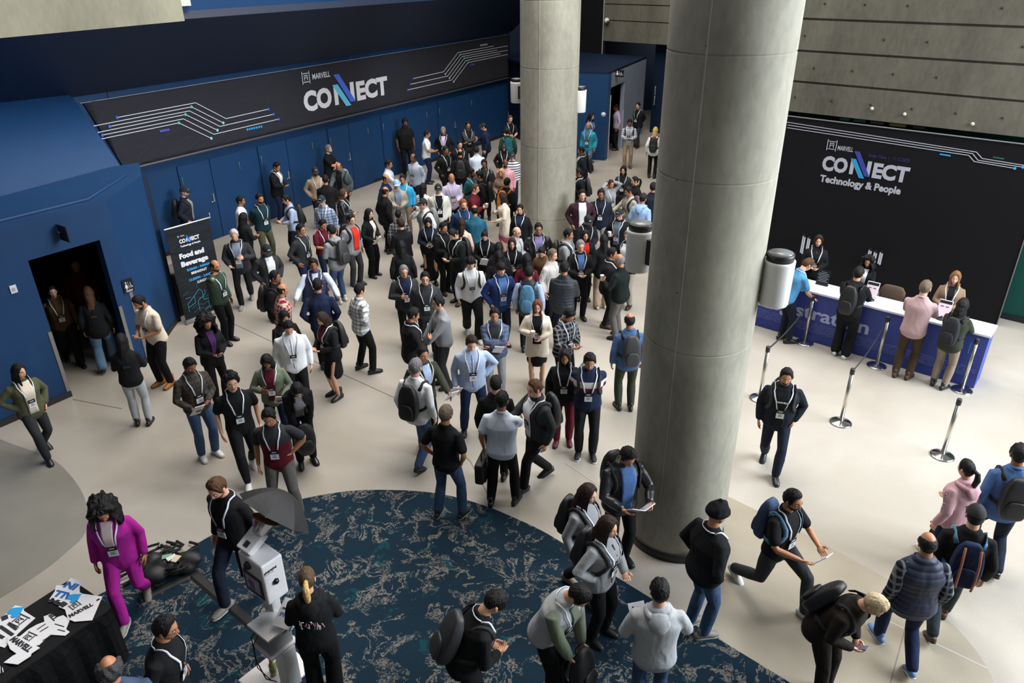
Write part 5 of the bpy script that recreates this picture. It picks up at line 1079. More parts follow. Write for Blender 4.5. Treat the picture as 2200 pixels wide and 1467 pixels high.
def hair(m,J,s,F,st,hm,root,rnd,X):
    H=J['H']
    if st=='turban':
        m=MB(); vs=[];fs=[]
        for i,ph in enumerate([.02,.3,.6,.85,1.05,1.22,1.36,1.46]):
            for k in range(28):
                az=2*math.pi*k/28; x,y,z=headpt(az,ph,F); r=Vector((x,y,z)).normalized(); e=.038+.007*math.sin(9*ph+2*math.cos(az)+1.3*math.sin(az))-(.02 if i==7 else 0)
                vs.append(H((x+r.x*e,y+r.y*e-.008,z+r.z*e*1.25+.012*(math.cos(az)))))
        for i in range(7):
            for k in range(28): fs.append((i*28+k,(i+1)*28+k,(i+1)*28+(k+1)%28,i*28+(k+1)%28))
        fs.append(tuple(range(28))); m.add(vs,fs,0); m.build('turban',fabric('knit','black'),root); return
    if st=='bald' and 'glasses' not in X: pass
    capd=any(q.startswith('cap:') for q in X)
    m=MB(); th={'short':.020,'long':.022,'mid':.025,'tied':.014,'pony':.014,'ponyblonde':.015,'bun':.015,'curly':.045,'curlybald':.030,'balding':.010,'bald':.003,'fringe':.028}[st]
    if F and st=='curly': th=.105
    thin=st in('balding','bald','curlybald')
    def line(a):  # lowest hair elevation (z on the skull) by azimuth from the front
        a=abs(a)
        j=.006*math.sin(a*23+J['s']*40); pts=[(0,.083+j),(.5,.080+j),(.8,.062),(1.0,.030),(1.12,.0),(1.3,-.030),(1.48,-.028),(1.55,.012),(1.85,.0),(2.05,-.06),(math.pi,-.085)]
        if st=='fringe': pts=[(0,.030+j),(.6,.032+j),(.95,.020),(1.15,-.01)]+pts[5:]
        if st in('long','mid'): pts=[(0,.088),(.3,.078),(.6,.056),(.85,.015),(1.0,-.03),(1.2,-.07),(1.7,-.10),(1.95,-.11),(math.pi,-.115)]
        if st=='balding' or st=='curlybald': pts=[(0,.2),(1.0,.2),(1.05,.02),(1.35,-.022),(1.7,-.02),(1.95,-.06),(math.pi,-.088)]
        if st=='bald': pts=[(0,.2),(1.1,.2),(1.2,-.0),(1.35,-.022),(1.7,-.02),(1.95,-.06),(math.pi,-.088)]
        for i in range(len(pts)-1):
            if a<=pts[i+1][0]:
                t=(a-pts[i][0])/(pts[i+1][0]-pts[i][0]); return pts[i][1]*(1-t)+pts[i+1][1]*t
        return pts[-1][1]
    NAh,NH=56,16; vs=[];fs=[]
    top={'balding':.075,'curlybald':.085,'bald':.055}.get(st,.13)
    part=rnd.uniform(-.025,.025)
    for k in range(NAh):
        az=2*math.pi*k/NAh; az=az if az<=math.pi else az-2*math.pi; zl=line(az); tp=top
        if thin: tp=min(top,.055+.03*(1-math.cos(az))/2*(1 if st!='bald' else .3)); tp=max(tp,zl+.001) if zl<.1 else tp
        zl2=min(zl,tp) if not(thin and zl>=.1) else tp
        pl=math.acos(max(-1,min(1,zl2/.122))); pu=math.acos(max(-1,min(.9999,tp/.122)))
        for i in range(NH+1):
            t=i/NH; ph=pu+(pl-pu)*t; x,y,z=headpt(az,ph,F); 
            # smooth skull, no face relief
            xb=.077*math.sin(ph)*math.sin(az)*(.95 if F else 1); 
            r=Vector((x,y,z)).normalized(); e=th*(1-t**5*.9)*(1+.12*max(0,math.cos(az))*(1-t)*(st in('short','fringe')))
            if thin: e=th*math.sin(math.pi*min(1,max(0,t)))**.5 if not(thin and zl>=.1) else -.006
            if F and st=='curly': e*=.42+.58*math.sin(min(ph,1.57))**2
            if capd: e=min(e,.010)
            e*=1+.30*noise.noise(Vector((x*45,y*30,z*45+J['s']*30)))+(.16*math.sin(az*19+5*noise.noise(Vector((x*20,y*20,z*20)))) if st in('short','fringe') else 0)
            if st.startswith('curly'): e*=1+.40*noise.noise(Vector((x*34,y*34,z*34+J['s']*90)))+.12*math.sin(az*9+ph*7)
            if not thin and not st.startswith('curly'): e*=1-.35*gs(x,part,.008)*gs(y,.04,.06)
            if st in('long','mid','fringe') and i>8: e+=.004
            vs.append(H((x+r.x*e,y+r.y*e,z+r.z*e)))
    for k in range(NAh):
        for i in range(NH): 
            a=k*(NH+1)+i; b_=((k+1)%NAh)*(NH+1)+i; fs.append((a,a+1,b_+1,b_))
    if not thin: fs.append(tuple(k*(NH+1) for k in range(NAh)))
    m.add(vs,fs,0)
    if st in('long','mid','curly') and (F or st=='long'):
        # hanging lengths: a thick curtain from temple round the back to temple
        ln={'long':.36,'mid':.15,'curly':.20}[st]; a0={'long':.95,'mid':.95,'curly':.9}[st]; NK=9; cols=27; vs=[];fs=[]
        out=.0 if st!='curly' else .20
        for layer in(0,1):
            for j in range(NK+1):
                q=j/NK
                for k in range(cols):
                    az=a0+(2*math.pi-2*a0)*k/(cols-1); x,y,z=headpt(az,1.25,F)
                    side=abs(math.sin(az)); rr=1.22+out*6*math.sin(math.pi*min(1,q*1.1))-.0*q
                    zz=.03-(.12+ln)*q
                    flare=.03*max(0,q-.35)*(1.2 if st!='curly' else .2)
                    X_=x*rr+flare*math.sin(az); Y_=y*rr-(.055*q if math.cos(az)<0 else -.02*q*(st=='long')) 
                    wv=.016*noise.noise(Vector((az*3,j*.5,J['s']*55)))+.006*math.sin(az*15+j*.8)
                    if st=='curly': wv+=.034*noise.noise(Vector((az*5,j*.9,J['s']*33)))
                    th2=.0 if layer==0 else -.022
                    nx,ny=math.sin(az),math.cos(az); X_+=nx*(wv+th2); Y_+=ny*(wv+th2)
                    if ln>.2 and q>.3 and abs(az-math.pi)>1.75: Y_+=.055*(q-.3)
                    p=H((X_,Y_,min(zz,.03)))
                    if j>3: # lower lengths hang plumb
                        p0=H((X_,Y_,-.08)); p=vlerp(p,(p0[0],p0[1],p0[2]-(-.08-zz)*s),.7)
                    vs.append(p)
        n1=(NK+1)*cols
        for L_ in(0,1):
            for j in range(NK):
                for k in range(cols-1):
                    f=(L_*n1+j*cols+k,L_*n1+j*cols+k+1,L_*n1+(j+1)*cols+k+1,L_*n1+(j+1)*cols+k); fs.append(f if L_ else tuple(reversed(f)))
        for k in range(cols-1): fs.append((NK*cols+k,NK*cols+k+1,n1+NK*cols+k+1,n1+NK*cols+k))
        for j in range(NK):
            fs.append((j*cols,(j+1)*cols,n1+(j+1)*cols,n1+j*cols)); e=cols-1; fs.append((j*cols+e,n1+j*cols+e,n1+(j+1)*cols+e,(j+1)*cols+e))
        m.add(vs,fs,0)
    mats=[hm]
    if st in('pony','ponyblonde','tied'):
        L=.30 if st!='tied' else .12
        a=H((0,-.105,.03)); q=H((0,-.16,.0)); r=vadd(q,(0,-.0,-L*.5*s)); e=vadd(q,(0,.02,-L*s))
        m.tube([a,q,vadd(q,(0,-.015,-L*.25*s)),r,e],[.02*s,.03*s,.036*s,.032*s,.008*s],10,1 if st=='ponyblonde' else 0)
        if st=='ponyblonde': mats=[hm,hairm('blonde')]
    if st=='bun': m.ball(H((0,-.115,.045)),(.042*s,.036*s,.040*s),10,8,0)
    m.build('hair',mats,root)
    if st=='bald' and False: pass
# ---------- things people carry or wear loose ----------
ITEMS=[]
def shortl(l): 
    w=l.split(); return ' '.join(w)
def backpack(J,col,who,front=False,buckle=False):
    s=J['s']; T=J['T']; F=J['F'];b=J['b'];G=J['G']; yaw=math.radians(J['yaw'])
    rx=J['root'].location
    o=thing('backpack','%s backpack worn by %s'%(COLN.get(col,col),who),'backpack',(rx[0],rx[1],0),yaw,'backpacks on backs')
    mat=fabric('knit',col) if col not in('black','charcoal') else plain('nylon_'+col,PAL[col],.55)
    A,B,c=torsoAB(1.2,F,b,G); y0=-(B-c)-.005
    def rb(m,cy,cz,w,d,hh,mt=0):
        pts=[];rr=[]
        for k in range(9):
            q=k/8; z=cz-hh/2+hh*q; e=math.sin(math.pi*min(1,max(0,(q*.90+.07))))**.20; 
            bul=1-.18*q; pts.append(T((0,cy+d*.5*(bul-1)*-1*.6,z))); rr.append((w/2*s*e*(1-.10*q),d/2*s*e*bul))
        m.tube(pts,rr,18,mt,True,up=vsub(T((0,1,1)),T((0,0,1))),sq=.45)
    m=MB(); rb(m,y0-.075,1.20,.30,.165,.46); m.build('bag_body',mat,o)
    m=MB(); rb(m,y0-.160,1.09,.225,.05,.20); m.build('front_pocket',mat if not buckle else fabric('knit','navy'),o)
    m=MB(); m.tube([T((-.03,y0-.05,1.43)),T((-.025,y0-.055,1.455)),T((.025,y0-.055,1.455)),T((.03,y0-.05,1.43))],[.007*s]*4,6); m.build('carry_handle',plain('webbing_black','141416',.7),o)
    if buckle:
        m=MB()
        for sg in(1,-1): m.tube([T((.07*sg,y0-.14,1.43)),T((.075*sg,y0-.20,1.30)),T((.075*sg,y0-.225,1.12)),T((.07*sg,y0-.21,.98))],[(.012,.005)]*4,6)
        m.build('leather_strap',plain('tan_leather','8a4f30',.5),o)
    for sg in(1,-1):
        m=MB(); th0=.62; ribbon(m,J,[(1.36,sg*2.62),(1.41,sg*2.35),(1.445,sg*1.9),(1.44,sg*1.35),(1.40,sg*.90),(1.34,sg*.66),(1.26,sg*.62),(1.18,sg*.80),(1.12,sg*1.15),(1.09,sg*1.6),(1.07,sg*2.2),(1.05,sg*2.6)],.05 if not front else .05,F,b,G+.014)
        m.build('shoulder_strap',plain('webbing_'+col if col in('steelblue','slateblue','teal','orange') or buckle else 'webbing_black',PAL['steelblue'] if buckle or col in('steelblue','slateblue','teal') else PAL['orange'] if col=='orange' else '141416',.75),o)
    return o
def straps_only(J,col,who): return backpack(J,col if col in PAL else 'black',who)
COLN=dict(black='black',charcoal='charcoal',teal='teal',grey='grey',orange='orange',steelblue='steel blue',slateblue='slate blue',mauve='mauve',blackgrey='dark grey',navy='navy')
def phone(J,who):
    p=vlerp(J['hand'][0],J['hand'][1],.5) if J['arm'][0]==J['arm'][1] else J['hand'][0 if J['arm'][0]=='phone' else 1]
    if J['arm'][0]=='down' or J['D'].get('a','').startswith('down/down'): p=J['hand'][1]
    w=J['toW'](vadd(p,(0,.02,.03))); o=thing('phone','phone held by '+who,'phone',w,math.radians(J['yaw']),'phones in hands')
    R=Matrix.Rotation(.6,3,'X'); m=MB(); m.box((0,0,0),(.075,.15,.009),0,R); q=m.build('case',plain('phone_black','141518',.3),o); bevel(q,.004)
    m=MB(); m.box(tuple(R@Vector((0,0,.0055))),(.068,.140,.001),0,R); m.build('screen',plain('phone_screen','9a8f9c',.12),o)
def cup(J,who):
    i=0 if J['arm'][0] in('cup','drink') else 1
    if J['arm'][i] not in('cup','drink'): i=0
    w=J['toW'](vadd(J['hand'][i],(0,.025,-.03))); o=thing('coffee_cup','white paper cup held by '+who,'cup',w,0,'paper cups in hands')
    m=MB(); m.lathe([(.028,0),(.030,.0),(.041,.098),(.041,.100)],18); m.build('cup_wall',plain('paper_white','dedcda',.6),o)
    m=MB(); m.lathe([(.043,.098),(.044,.104),(.040,.110),(.036,.114),(.035,.110)],18); m.build('lid',plain('lid_white','d4d4d4',.4),o)
def blots(m,R,w,h,z,rs):
    for _ in range(7):
        x,y=rs.uniform(-w*.4,w*.4),rs.uniform(-h*.4,h*.4); r=rs.uniform(.005,.013)
        pts=[tuple(R@Vector((x+r*math.cos(a)*rs.uniform(.6,1.2),y+r*math.sin(a)*rs.uniform(.6,1.2),z))) for a in [k*math.pi/3 for k in range(6)]]
        m.add(pts,[tuple(range(6))],1 if rs.random()<.6 else 2,True)
def brochure(J,who):
    i=0
    if J['arm'][0]==J['arm'][1]=='pocket': i=1
    for k in(0,1):
        if J['arm'][k] in('hold','point','paper'): i=k
    if J['arm'][0]=='cross': p=J['T']((-.05,.20,1.02))
    elif J['arm'][0]==J['arm'][1] and J['arm'][0] in('phone','paper'): p=vadd(vlerp(J['hand'][0],J['hand'][1],.5),(0,.04,.0))
    else: p=J['hand'][i]
    w=J['toW'](vadd(p,(0,.03,.035))); o=thing('brochure','white printed brochure held by '+who,'brochure',w,math.radians(J['yaw']),'brochures in hands')
    R=Matrix.Rotation(.95,3,'X')@Matrix.Rotation(.25,3,'Z'); rs=random.Random(len(who)*7)
    m=MB(); m.box((0,0,0),(.16,.22,.007),0,R); blots(m,R,.16,.22,.0042,rs); m.build('cover',[plain('sheet_white','dfe2ea',.5),plain('print_dark','22242c',.6),plain('print_blue','3a5fa0',.6)],o)
def book(J,who):
    p=vlerp(J['hand'][0],J['hand'][1],.5); w=J['toW'](vadd(p,(0,.05,.03))); o=thing('open_booklet','open white booklet held by '+who,'booklet',w,math.radians(J['yaw']))
    for sg in(1,-1):
        R=Matrix.Rotation(.7,3,'X')@Matrix.Rotation(-.35*sg,3,'Y'); m=MB(); m.box(tuple(R@Vector((.075*sg,0,0))),(.15,.21,.008),0,R)
        blots(m,R,.12,.2,.0052,random.Random(4)); m.build('page',[plain('sheet_white','dfe2ea',.5),plain('print_dark','22242c',.6),plain('print_blue','3a5fa0',.6)],o)
def frontbag(J,who):
    p=vlerp(J['hand'][0],J['hand'][1],.5); w=J['toW'](vadd(p,(0,.06,-.36))); o=thing('backpack','open backpack held by '+who,'backpack',w,math.radians(J['yaw']))
    mt=plain('nylon_black',PAL['black'],.55); m=MB(); pts=[];rr=[]
    for k in range(9):
        q=k/8; e=math.sin(math.pi*(q*.9+.06))**.3; pts.append((0,0,.46*q)); rr.append((.155*e,.10*e*(1-.2*q)))
    m.tube(pts,rr,18,0,True,up=(0,1,0),sq=.65); m.build('bag_body',mt,o)
    m=MB(); m.tube([(0,.10,.06),(0,.105,.15),(0,.09,.24)],[(.10,.02),(.115,.03),(.08,.015)],14,0,True,up=(0,1,0),sq=.7); m.build('front_pocket',mt,o)
    for sg in(1,-1):
        m=MB(); m.tube([(.08*sg,-.09,.42),(.12*sg,-.15,.30),(.11*sg,-.14,.12),(.09*sg,-.09,.03)],[(.022,.006)]*4,6); m.build('shoulder_strap',plain('webbing_black','141416',.7),o)
def X_(J): return J['D']['x']
def briefcase(J,who):
    p=J['hand'][0 if J['arm'][0]=='down' and 'other' in X_(J) else (1 if J['arm'][1]=='down' else 0)]; w=J['toW'](vadd(p,(-.03,.02,-.44))); o=thing('briefcase','soft black briefcase carried by '+who,'briefcase',w,math.radians(J['yaw']))
    mt=plain('nylon_black',PAL['black'],.55); m=MB(); m.box((0,0,.16),(.13,.44,.32),0); q=m.build('bag_body',mt,o); bevel(q,.035,4)
    m=MB(); m.box((.072,0,.12),(.02,.34,.20),0); q=m.build('front_pocket',mt,o); bevel(q,.008,2)
    m=MB(); m.tube([(0,-.08,.30),(0,-.07,.40),(0,-.03,.43),(0,.03,.43),(0,.07,.40),(0,.08,.30)],[.010]*6,8); m.build('handle',mt,o)
def outfit(J):
    X=J['D']['x']; who=J['label'].replace('person ','person ',1)
    for q in X:
        if q.startswith('bag:'): backpack(J,q[4:],who)
        elif q.startswith('strap:'): backpack(J,q[6:],who)
        elif q=='buckle': backpack(J,'navy',who,buckle=True)
        elif q=='phone': phone(J,who)
        elif q=='cup': cup(J,who)
        elif q=='paper': brochure(J,who)
        elif q=='book': book(J,who)
        elif q=='frontbag': frontbag(J,who)
        elif q=='briefcase': briefcase(J,who)
# id, x, y, facing (deg), height, outfit, label
ROWS=[
('a1', -7.14, 9.33, 232, 1.64, 'F h=1.64 t=jacket:olive u=cream p=pants:charcoal s=boot:black H=long:black k=2 a=hip/pocket l=walk y=-25 x=lan', 'person in olive bomber jacket striding past the blue wall'),
('a2', -8.25, 12.27, 219, 1.64, 'F h=1.64 t=vest:brown u=brown p=wide:black s=black H=tied:black k=2 a=down l=walk x=lan', 'person in brown jacket walking out of the restroom doorway'),
('a3', -7.49, 12.06, 22, 1.66, 'F h=1.66 t=blazer:black p=wide:denim s=black H=long:brown k=2 a=down l=walk', 'person with long brown hair and wide jeans entering the restroom'),
('a4', -6.01, 10.14, 16, 1.62, 'F h=1.62 t=sweater:black p=pants:lightgrey s=black H=long:black k=3 a=phone', 'person in black top and light grey trousers seen from behind'),
('a5', -6.16, 11.4, 154, 1.8, 'h=1.80 t=tee:cream p=pants:black s=boot:tan H=short:black k=3 a=phone n=8 d=25 x=lan,beard', 'person in cream T-shirt and tan boots looking down at phone'),
('a6', -8.36, 13.31, 222, 1.7, 'h=1.70 t=sweater:darkred p=pants:black H=short:brown k=3 a=down', 'person in dark red top inside the dark restroom passage'),
('b1', -8.17, 18.1, 279, 1.74, 'h=1.74 t=jacket:ink u=grey p=pants:black H=short:grey k=1 a=pocket x=cap:black,beard,bag:black', 'person in black cap behind the Food and Beverage banner'),
('b2', -6.55, 17.42, 280, 1.7, 'h=1.70 t=tee:white p=pants:black H=short:black k=3 a=phone', 'person in white T-shirt beside the blue doors holding phone'),
('b3', -6.02, 17.31, 229, 1.8, 'h=1.80 t=sweater:darkteal p=pants:olive s=black H=short:black k=3 a=back l=wide x=lan,beard', 'person in dark teal sweater and olive trousers, hands behind back'),
('b4', -6.13, 16.3, 320, 1.62, 'F h=1.62 t=jacket:black p=pants:black H=long:black k=3 a=phone', 'person with long black hair behind the grey-haired man'),
('b5', -5.83, 14.94, 193, 1.78, 'h=1.78 t=jacket:charcoal u=greyblue p=jeans:black s=grey H=short:white k=1 a=hold/cup l=walk d=15 x=lan', 'person with white hair, charcoal cardigan and grey shoes'),
('b6', -4.93, 14.07, 219, 1.7, 'h=1.70 t=jacket:charcoal u=white p=pants:black H=short:black k=3 a=pocket d=25 x=cap:black', 'person in black cap and charcoal jacket looking down near banner'),
('b7', -4.34, 12.5, 269, 1.72, 'h=1.72 t=jacket:black p=pants:black H=short:black k=4 a=down x=bag:black', 'person in black jacket directly behind the maroon plaid shirt'),
('b8', -4.05, 11.92, 298, 1.7, 'h=1.70 t=shirt:maroon,plaid,cream p=pants:black s=grey H=bald:black k=3 a=down', 'bald person in maroon plaid shirt looking right'),
('b9', -5.61, 13.05, 248, 1.74, 'h=1.74 t=sweater:green p=pants:black s=black H=balding:black k=3 a=neck/down x=lan,glasses,beard', 'balding person in dark green sweater, hand raised to neck'),
('b10', -4.5, 15.08, 246, 1.76, 'h=1.76 t=sweater:charcoal p=jeans:navy s=black H=short:black k=3 a=pocket x=lan,glasses', 'person with glasses, charcoal sweater and navy jeans, facing right'),
('b11', -5.35, 17.48, 117, 1.72, 'h=1.72 t=shirt:lightblue p=pants:ink H=short:black k=2 a=phone d=15 x=bag:black', 'person in light blue shirt facing left with phone'),
('b12', -6.6, 20.63, 257, 1.76, 'h=1.76 t=blazer:black u=white p=jeans:navy s=brown H=short:black k=3 a=phone d=30 x=lan', 'person in black blazer and white shirt against the blue doors'),
('b13', -4.5, 17.33, 170, 1.74, 'h=1.74 t=shirt:lightblue,plaid,ink p=pants:black H=short:grey k=1 a=down d=10 x=lan,cap:ink', 'person in navy cap and light blue plaid shirt'),
('b14', -4.21, 15.76, 230, 1.66, 'h=1.66 t=polo:darkred p=jeans:navy H=short:black k=3 a=phone d=25 x=lan', 'person in dark maroon polo with hands together'),
('b15', -3.74, 13.15, 191, 1.72, 'h=1.72 t=vest:navypurple,puff u=whiteblue p=jeans:navy s=black H=short:black k=4 a=out x=lan', 'person in purple-navy vest with arms spread in talk'),
('b16', -3.39, 11.95, 8, 1.76, 'h=1.76 t=blazer:navy p=pants:black H=short:black k=3 a=pocket', 'person in navy blazer with back turned to camera'),
('b17', -3.77, 11.03, 219, 1.64, 'F h=1.64 t=jacket:black p=pants:black H=long:black k=3 a=phone d=25', 'person with long black hair half hidden behind white shirt'),
('b18', -3.5, 10.43, 199, 1.76, 'h=1.76 t=shirt:white p=pants:black H=short:black k=2 a=down d=30 x=lan', 'person in loose white button shirt looking down'),
('b19', -4.96, 10.79, 225, 1.66, 'F h=1.66 t=blazer:black u=purple p=pants:black H=curly:black k=3 a=phone d=25 x=glasses,phone', 'person in black blazer and purple blouse holding phone'),
('b20', -3.03, 10.95, 136, 1.64, 'F h=1.64 t=blazer:black u=darkred p=skirt:black s=boot:black H=long:darkbrown k=2 a=phone d=25 x=lan,bag:black', 'person in black skirt suit and ankle boots with red-tinted hair'),
('c1', -5.33, 20.07, 210, 1.74, 'h=1.74 t=sweater:beige p=pants:black H=short:black k=4 a=pocket x=lan,cap:black,beard', 'bearded person in beige sweater and black cap'),
('c2', -5.52, 22.5, 259, 1.8, 'h=1.80 t=polo:black p=pants:black H=short:grey k=1 a=cross x=beard', 'grey-haired guard in black polo standing against blue doors'),
('c3', -4.77, 20.71, 168, 1.74, 'h=1.74 t=jacket:slategrey u=black p=pants:black H=bald:black k=3 a=point/down d=30 x=bag:grey', 'bald person in slate grey jacket pointing downward'),
('c4', -4.85, 19.2, 6, 1.72, 'h=1.72 t=sweater:black p=pants:black H=short:black k=3 a=phone', 'person in black sweater with green collar seen from behind'),
('c5', -4.22, 18.11, 268, 1.66, 'F h=1.66 t=jacket:black,leather p=pants:black H=mid:brown k=1 a=phone x=lan,phone', 'person in black leather jacket with brown hair holding phone'),
('c6', -3.58, 25.72, 204, 1.99, 'h=1.99 t=polo:black p=pants:black H=short:black k=5 a=down b=1.2 d=20', 'tall guard in black polo with hands low by blue doors'),
('c7', -3.46, 20.77, 259, 1.74, 'h=1.74 t=shirt:whiteblue p=pants:ink H=short:black k=3 a=point/down', 'person in pale blue shirt gesturing beside the tall guard'),
('c8', -3.32, 19.3, 255, 1.72, 'h=1.72 t=jacket:navy p=pants:black H=balding:black k=3 a=down x=glasses', 'person in navy jacket left of the pale blue cap'),
('c9', -2.96, 18.89, 199, 1.688, 'h=1.68 t=jacket:beigegrey u=greyblue p=pants:grey H=short:grey k=2 a=phone x=cap:skyblue', 'person in pale blue cap and checked beige shirt'),
('c10', -3.15, 18.04, 310, 1.72, 'h=1.72 t=jacket:black p=pants:black H=balding:black k=3 a=down', 'person in black jacket in front of the navy jacket'),
('c11', -3.29, 16.45, 241, 1.66, 'F h=1.66 t=blazer:black u=cream p=wide:black s=black H=long:black k=2 a=hold/phone x=paper', 'person with very long black hair, black suit and white brochure'),
('c12', -3.59, 15.91, 233, 1.7, 'h=1.70 t=jacket:grey u=red p=pants:darkgrey s=charcoal H=short:black k=2 a=down x=glasses,bag:black', 'person in grey jacket over bright red shirt'),
('d1', -2.76, 21.39, 147, 1.78, 'h=1.78 t=shirt:lightblue,stripe,white p=pants:ink H=balding:black k=4 a=down x=lan', 'balding person in blue striped shirt on open floor'),
('d2', -2.77, 24.69, 274, 1.76, 'h=1.76 t=polo:white p=jeans:navy H=short:black k=3 a=phone', 'person in white short-sleeved shirt facing right'),
('d3', -2.22, 25.19, 175, 1.78, 'h=1.78 t=blazer:black u=lavender p=pants:black H=short:grey k=3 a=pocket x=lan,beard', 'person in black blazer and lavender shirt near doors'),
('d4', -1.45, 25.97, 198, 1.8, 'h=1.80 t=jacket:black,puff u=black p=pants:black H=short:black k=3 a=cross x=lan,glasses', 'person in black puffer jacket wearing white lanyard'),
('d5', -0.84, 25.86, 92, 1.76, 'h=1.76 t=jacket:navy p=jeans:navy H=short:black k=1 a=cup/down d=15 x=cap:black,cup', 'person in navy jacket and black cap holding cup'),
('d6', -0.01, 27.03, 205, 1.8, 'h=1.80 t=polo:black p=pants:black H=short:brown k=1 a=phone x=lan', 'person in black polo left of the far column'),
('d7', -0.08, 25.03, 5, 1.74, 'h=1.74 t=jacket:forest p=pants:black H=short:black k=3 a=down x=cap:black,bag:teal', 'person in dark green jacket with teal backpack'),
('d8', -0.2, 23.18, 185, 1.66, 'F h=1.66 t=jacket:black p=pants:black H=long:black k=2 a=pocket x=cap:black,lan', 'person in black cap and long black hair near column'),
('d9', 0.05, 21.75, 185, 1.72, 'h=1.72 t=shirt:white,hstripe,ink p=pants:navy H=short:grey k=1 a=down x=cap:black', 'person in black cap and striped white shirt'),
('d10', -0.14, 20.87, 180, 1.72, 'h=1.72 t=shirt:pink p=pants:ink H=bald:black k=5 a=down x=lan,beard', 'bald person in pink shirt beside the far column'),
('d11', -1.97, 22.37, 225, 1.76, 'h=1.76 t=blazer:black p=pants:black H=short:black k=4 a=pocket x=lan', 'person in black suit looking right past black backpack'),
('d12', -1.58, 23.23, 204, 1.74, 'h=1.74 t=jacket:black p=pants:black H=short:black k=2 a=down x=lan', 'person in black jacket behind the bald man with backpack'),
('d13', -1.48, 22.0, 2, 1.74, 'h=1.74 t=jacket:black p=jeans:navy H=bald:black k=3 a=down x=bag:black', 'bald person seen from behind with large black backpack'),
('d14', -1.01, 22.5, 13, 1.7, 'h=1.70 t=shirt:whiteblue p=pants:black H=short:black k=3 a=phone d=10', 'person in pale shirt with crossed straps seen from behind'),
('d15', -0.73, 20.76, 177, 1.74, 'h=1.74 t=jacket:black,leather u=charcoal p=pants:black H=short:black k=4 a=down x=lan,glasses,bag:black', 'person with glasses, leather jacket and backpack straps'),
('d16', -2.83, 19.35, 173, 1.692, 'h=1.70 t=sweater:brightblue p=pants:khaki H=short:black k=3 a=down x=lan', 'person in bright blue sweater and khaki trousers'),
('d17', -1.55, 19.13, 200, 1.78, 'h=1.78 t=shirt:lavender p=pants:black H=bald:black k=3 a=hold/phone x=lan', 'bald person in pale lavender shirt in the crowd'),
('d18', -1.09, 19.93, 243, 1.68, 'h=1.68 t=sweater:teal p=pants:black H=short:black k=4 a=down x=lan,beard', 'bearded person in teal sweater'),
('d19', -0.77, 19.27, 92, 1.78, 'h=1.78 t=jacket:black p=pants:black H=short:black k=3 a=point/down x=bag:black', 'person in black jacket facing left with black backpack'),
('d20', -0.23, 20.17, 161, 1.62, 'F h=1.62 t=coat:tan p=pants:black H=long:blonde k=1 a=phone d=10', 'blonde person in tan coat before the pink shirt'),
('d21', -0.11, 18.88, 330, 1.68, 'h=1.68 t=jacket:black p=pants:black H=short:black k=3 a=down x=bag:orange', 'person with orange backpack beside the far column'),
('d22', -1.81, 18.18, 191, 1.76, 'h=1.76 t=jacket:ivory u=black p=pants:black H=short:black k=2 a=down x=lan,cap:black', 'person in ivory windbreaker, black shirt and black cap'),
('d23', -2.26, 18.68, 337, 1.62, 'F h=1.62 t=shirt:white,spot,ink p=pants:black H=long:black k=2 a=phone', 'person with long dark hair and spotted white blouse'),
('d24', -0.93, 18.18, 258, 1.74, 'h=1.74 t=sweater:darkred p=pants:black H=short:brown k=1 a=cup/down x=glasses,cup', 'person in dark burgundy sweater holding white cup'),
('d25', -1.12, 16.75, 204, 1.78, 'h=1.78 t=blazer:steelnavy p=pants:ink H=short:auburn k=1 a=down x=lan,beard', 'red-bearded person in blue-navy blazer'),
('d26', -0.82, 16.32, 1, 1.74, 'h=1.74 t=sweater:deepteal p=pants:black H=balding:black k=3 a=phone', 'balding person in deep teal sweater seen from behind'),
('d27', -0.16, 17.72, 96, 1.64, 'F h=1.64 t=coat:cream p=skirt:dustyrose H=long:darkbrown k=2 a=cup/hold x=', 'person in cream blouse and dusty rose skirt'),
('d28', -2.02, 16.97, 127, 1.74, 'h=1.74 t=jacket:white u=grey p=pants:black H=short:black k=2 a=drink/down x=cap:black,glasses,cup,bag:grey', 'person in black cap and white jacket drinking from cup'),
('d29', 0.23, 16.77, 164, 1.64, 'F h=1.64 t=jacket:black u=navy p=pants:black H=short:black k=2 a=down x=lan', 'person in black jacket standing left front of far column'),
('d30', -1.85, 15.94, 187, 1.64, 'F h=1.64 t=jacket:ink p=skirtlong:black H=long:black k=2 a=phone d=30 x=lan,phone', 'person in navy cardigan and long black skirt reading phone'),
('d31', -2.58, 16.41, 4, 1.62, 'F h=1.62 t=coat:charcoal,plaid,grey p=pants:black H=bun:black k=2 a=down', 'person with dark bun and grey plaid coat from behind'),
('d32', -2.4, 15.62, 34, 1.66, 'h=1.66 t=jacket:black p=pants:black H=short:darkbrown k=2 a=phone', 'person in black cardigan right of the plaid coat'),
('d33', -1.5, 15.4, 225, 1.672, 'h=1.66 t=jacket:black p=pants:black H=short:black k=3 a=phone d=15 x=lan', 'person in black jacket left of the dark green backpacker'),
('d34', -1.09, 15.64, 354, 1.648, 'F h=1.66 t=sweater:paleblush p=pants:black H=long:darkbrown k=2 a=down', 'person with red-brown hair and pale blush top from behind'),
('e1', -3.75, 14.94, 54, 1.76, 'h=1.76 t=hoodie:grey p=jeans:jeansblue s=white H=short:black k=2 a=phone x=bag:charcoal', 'person in grey hoodie and blue jeans with charcoal backpack'),
('e2', -2.23, 14.29, 7, 1.62, 'F h=1.62 t=jacket:black p=skirt:rust H=long:black k=2 a=down', 'person with long dark hair and rust patterned skirt'),
('e3', -2.01, 12.86, 199, 1.68, 'h=1.68 t=jacket:charcoal u=navy p=pants:black H=short:grey k=2 a=cup/hold x=lan,glasses,paper', 'grey-haired person with glasses and navy shirt holding papers'),
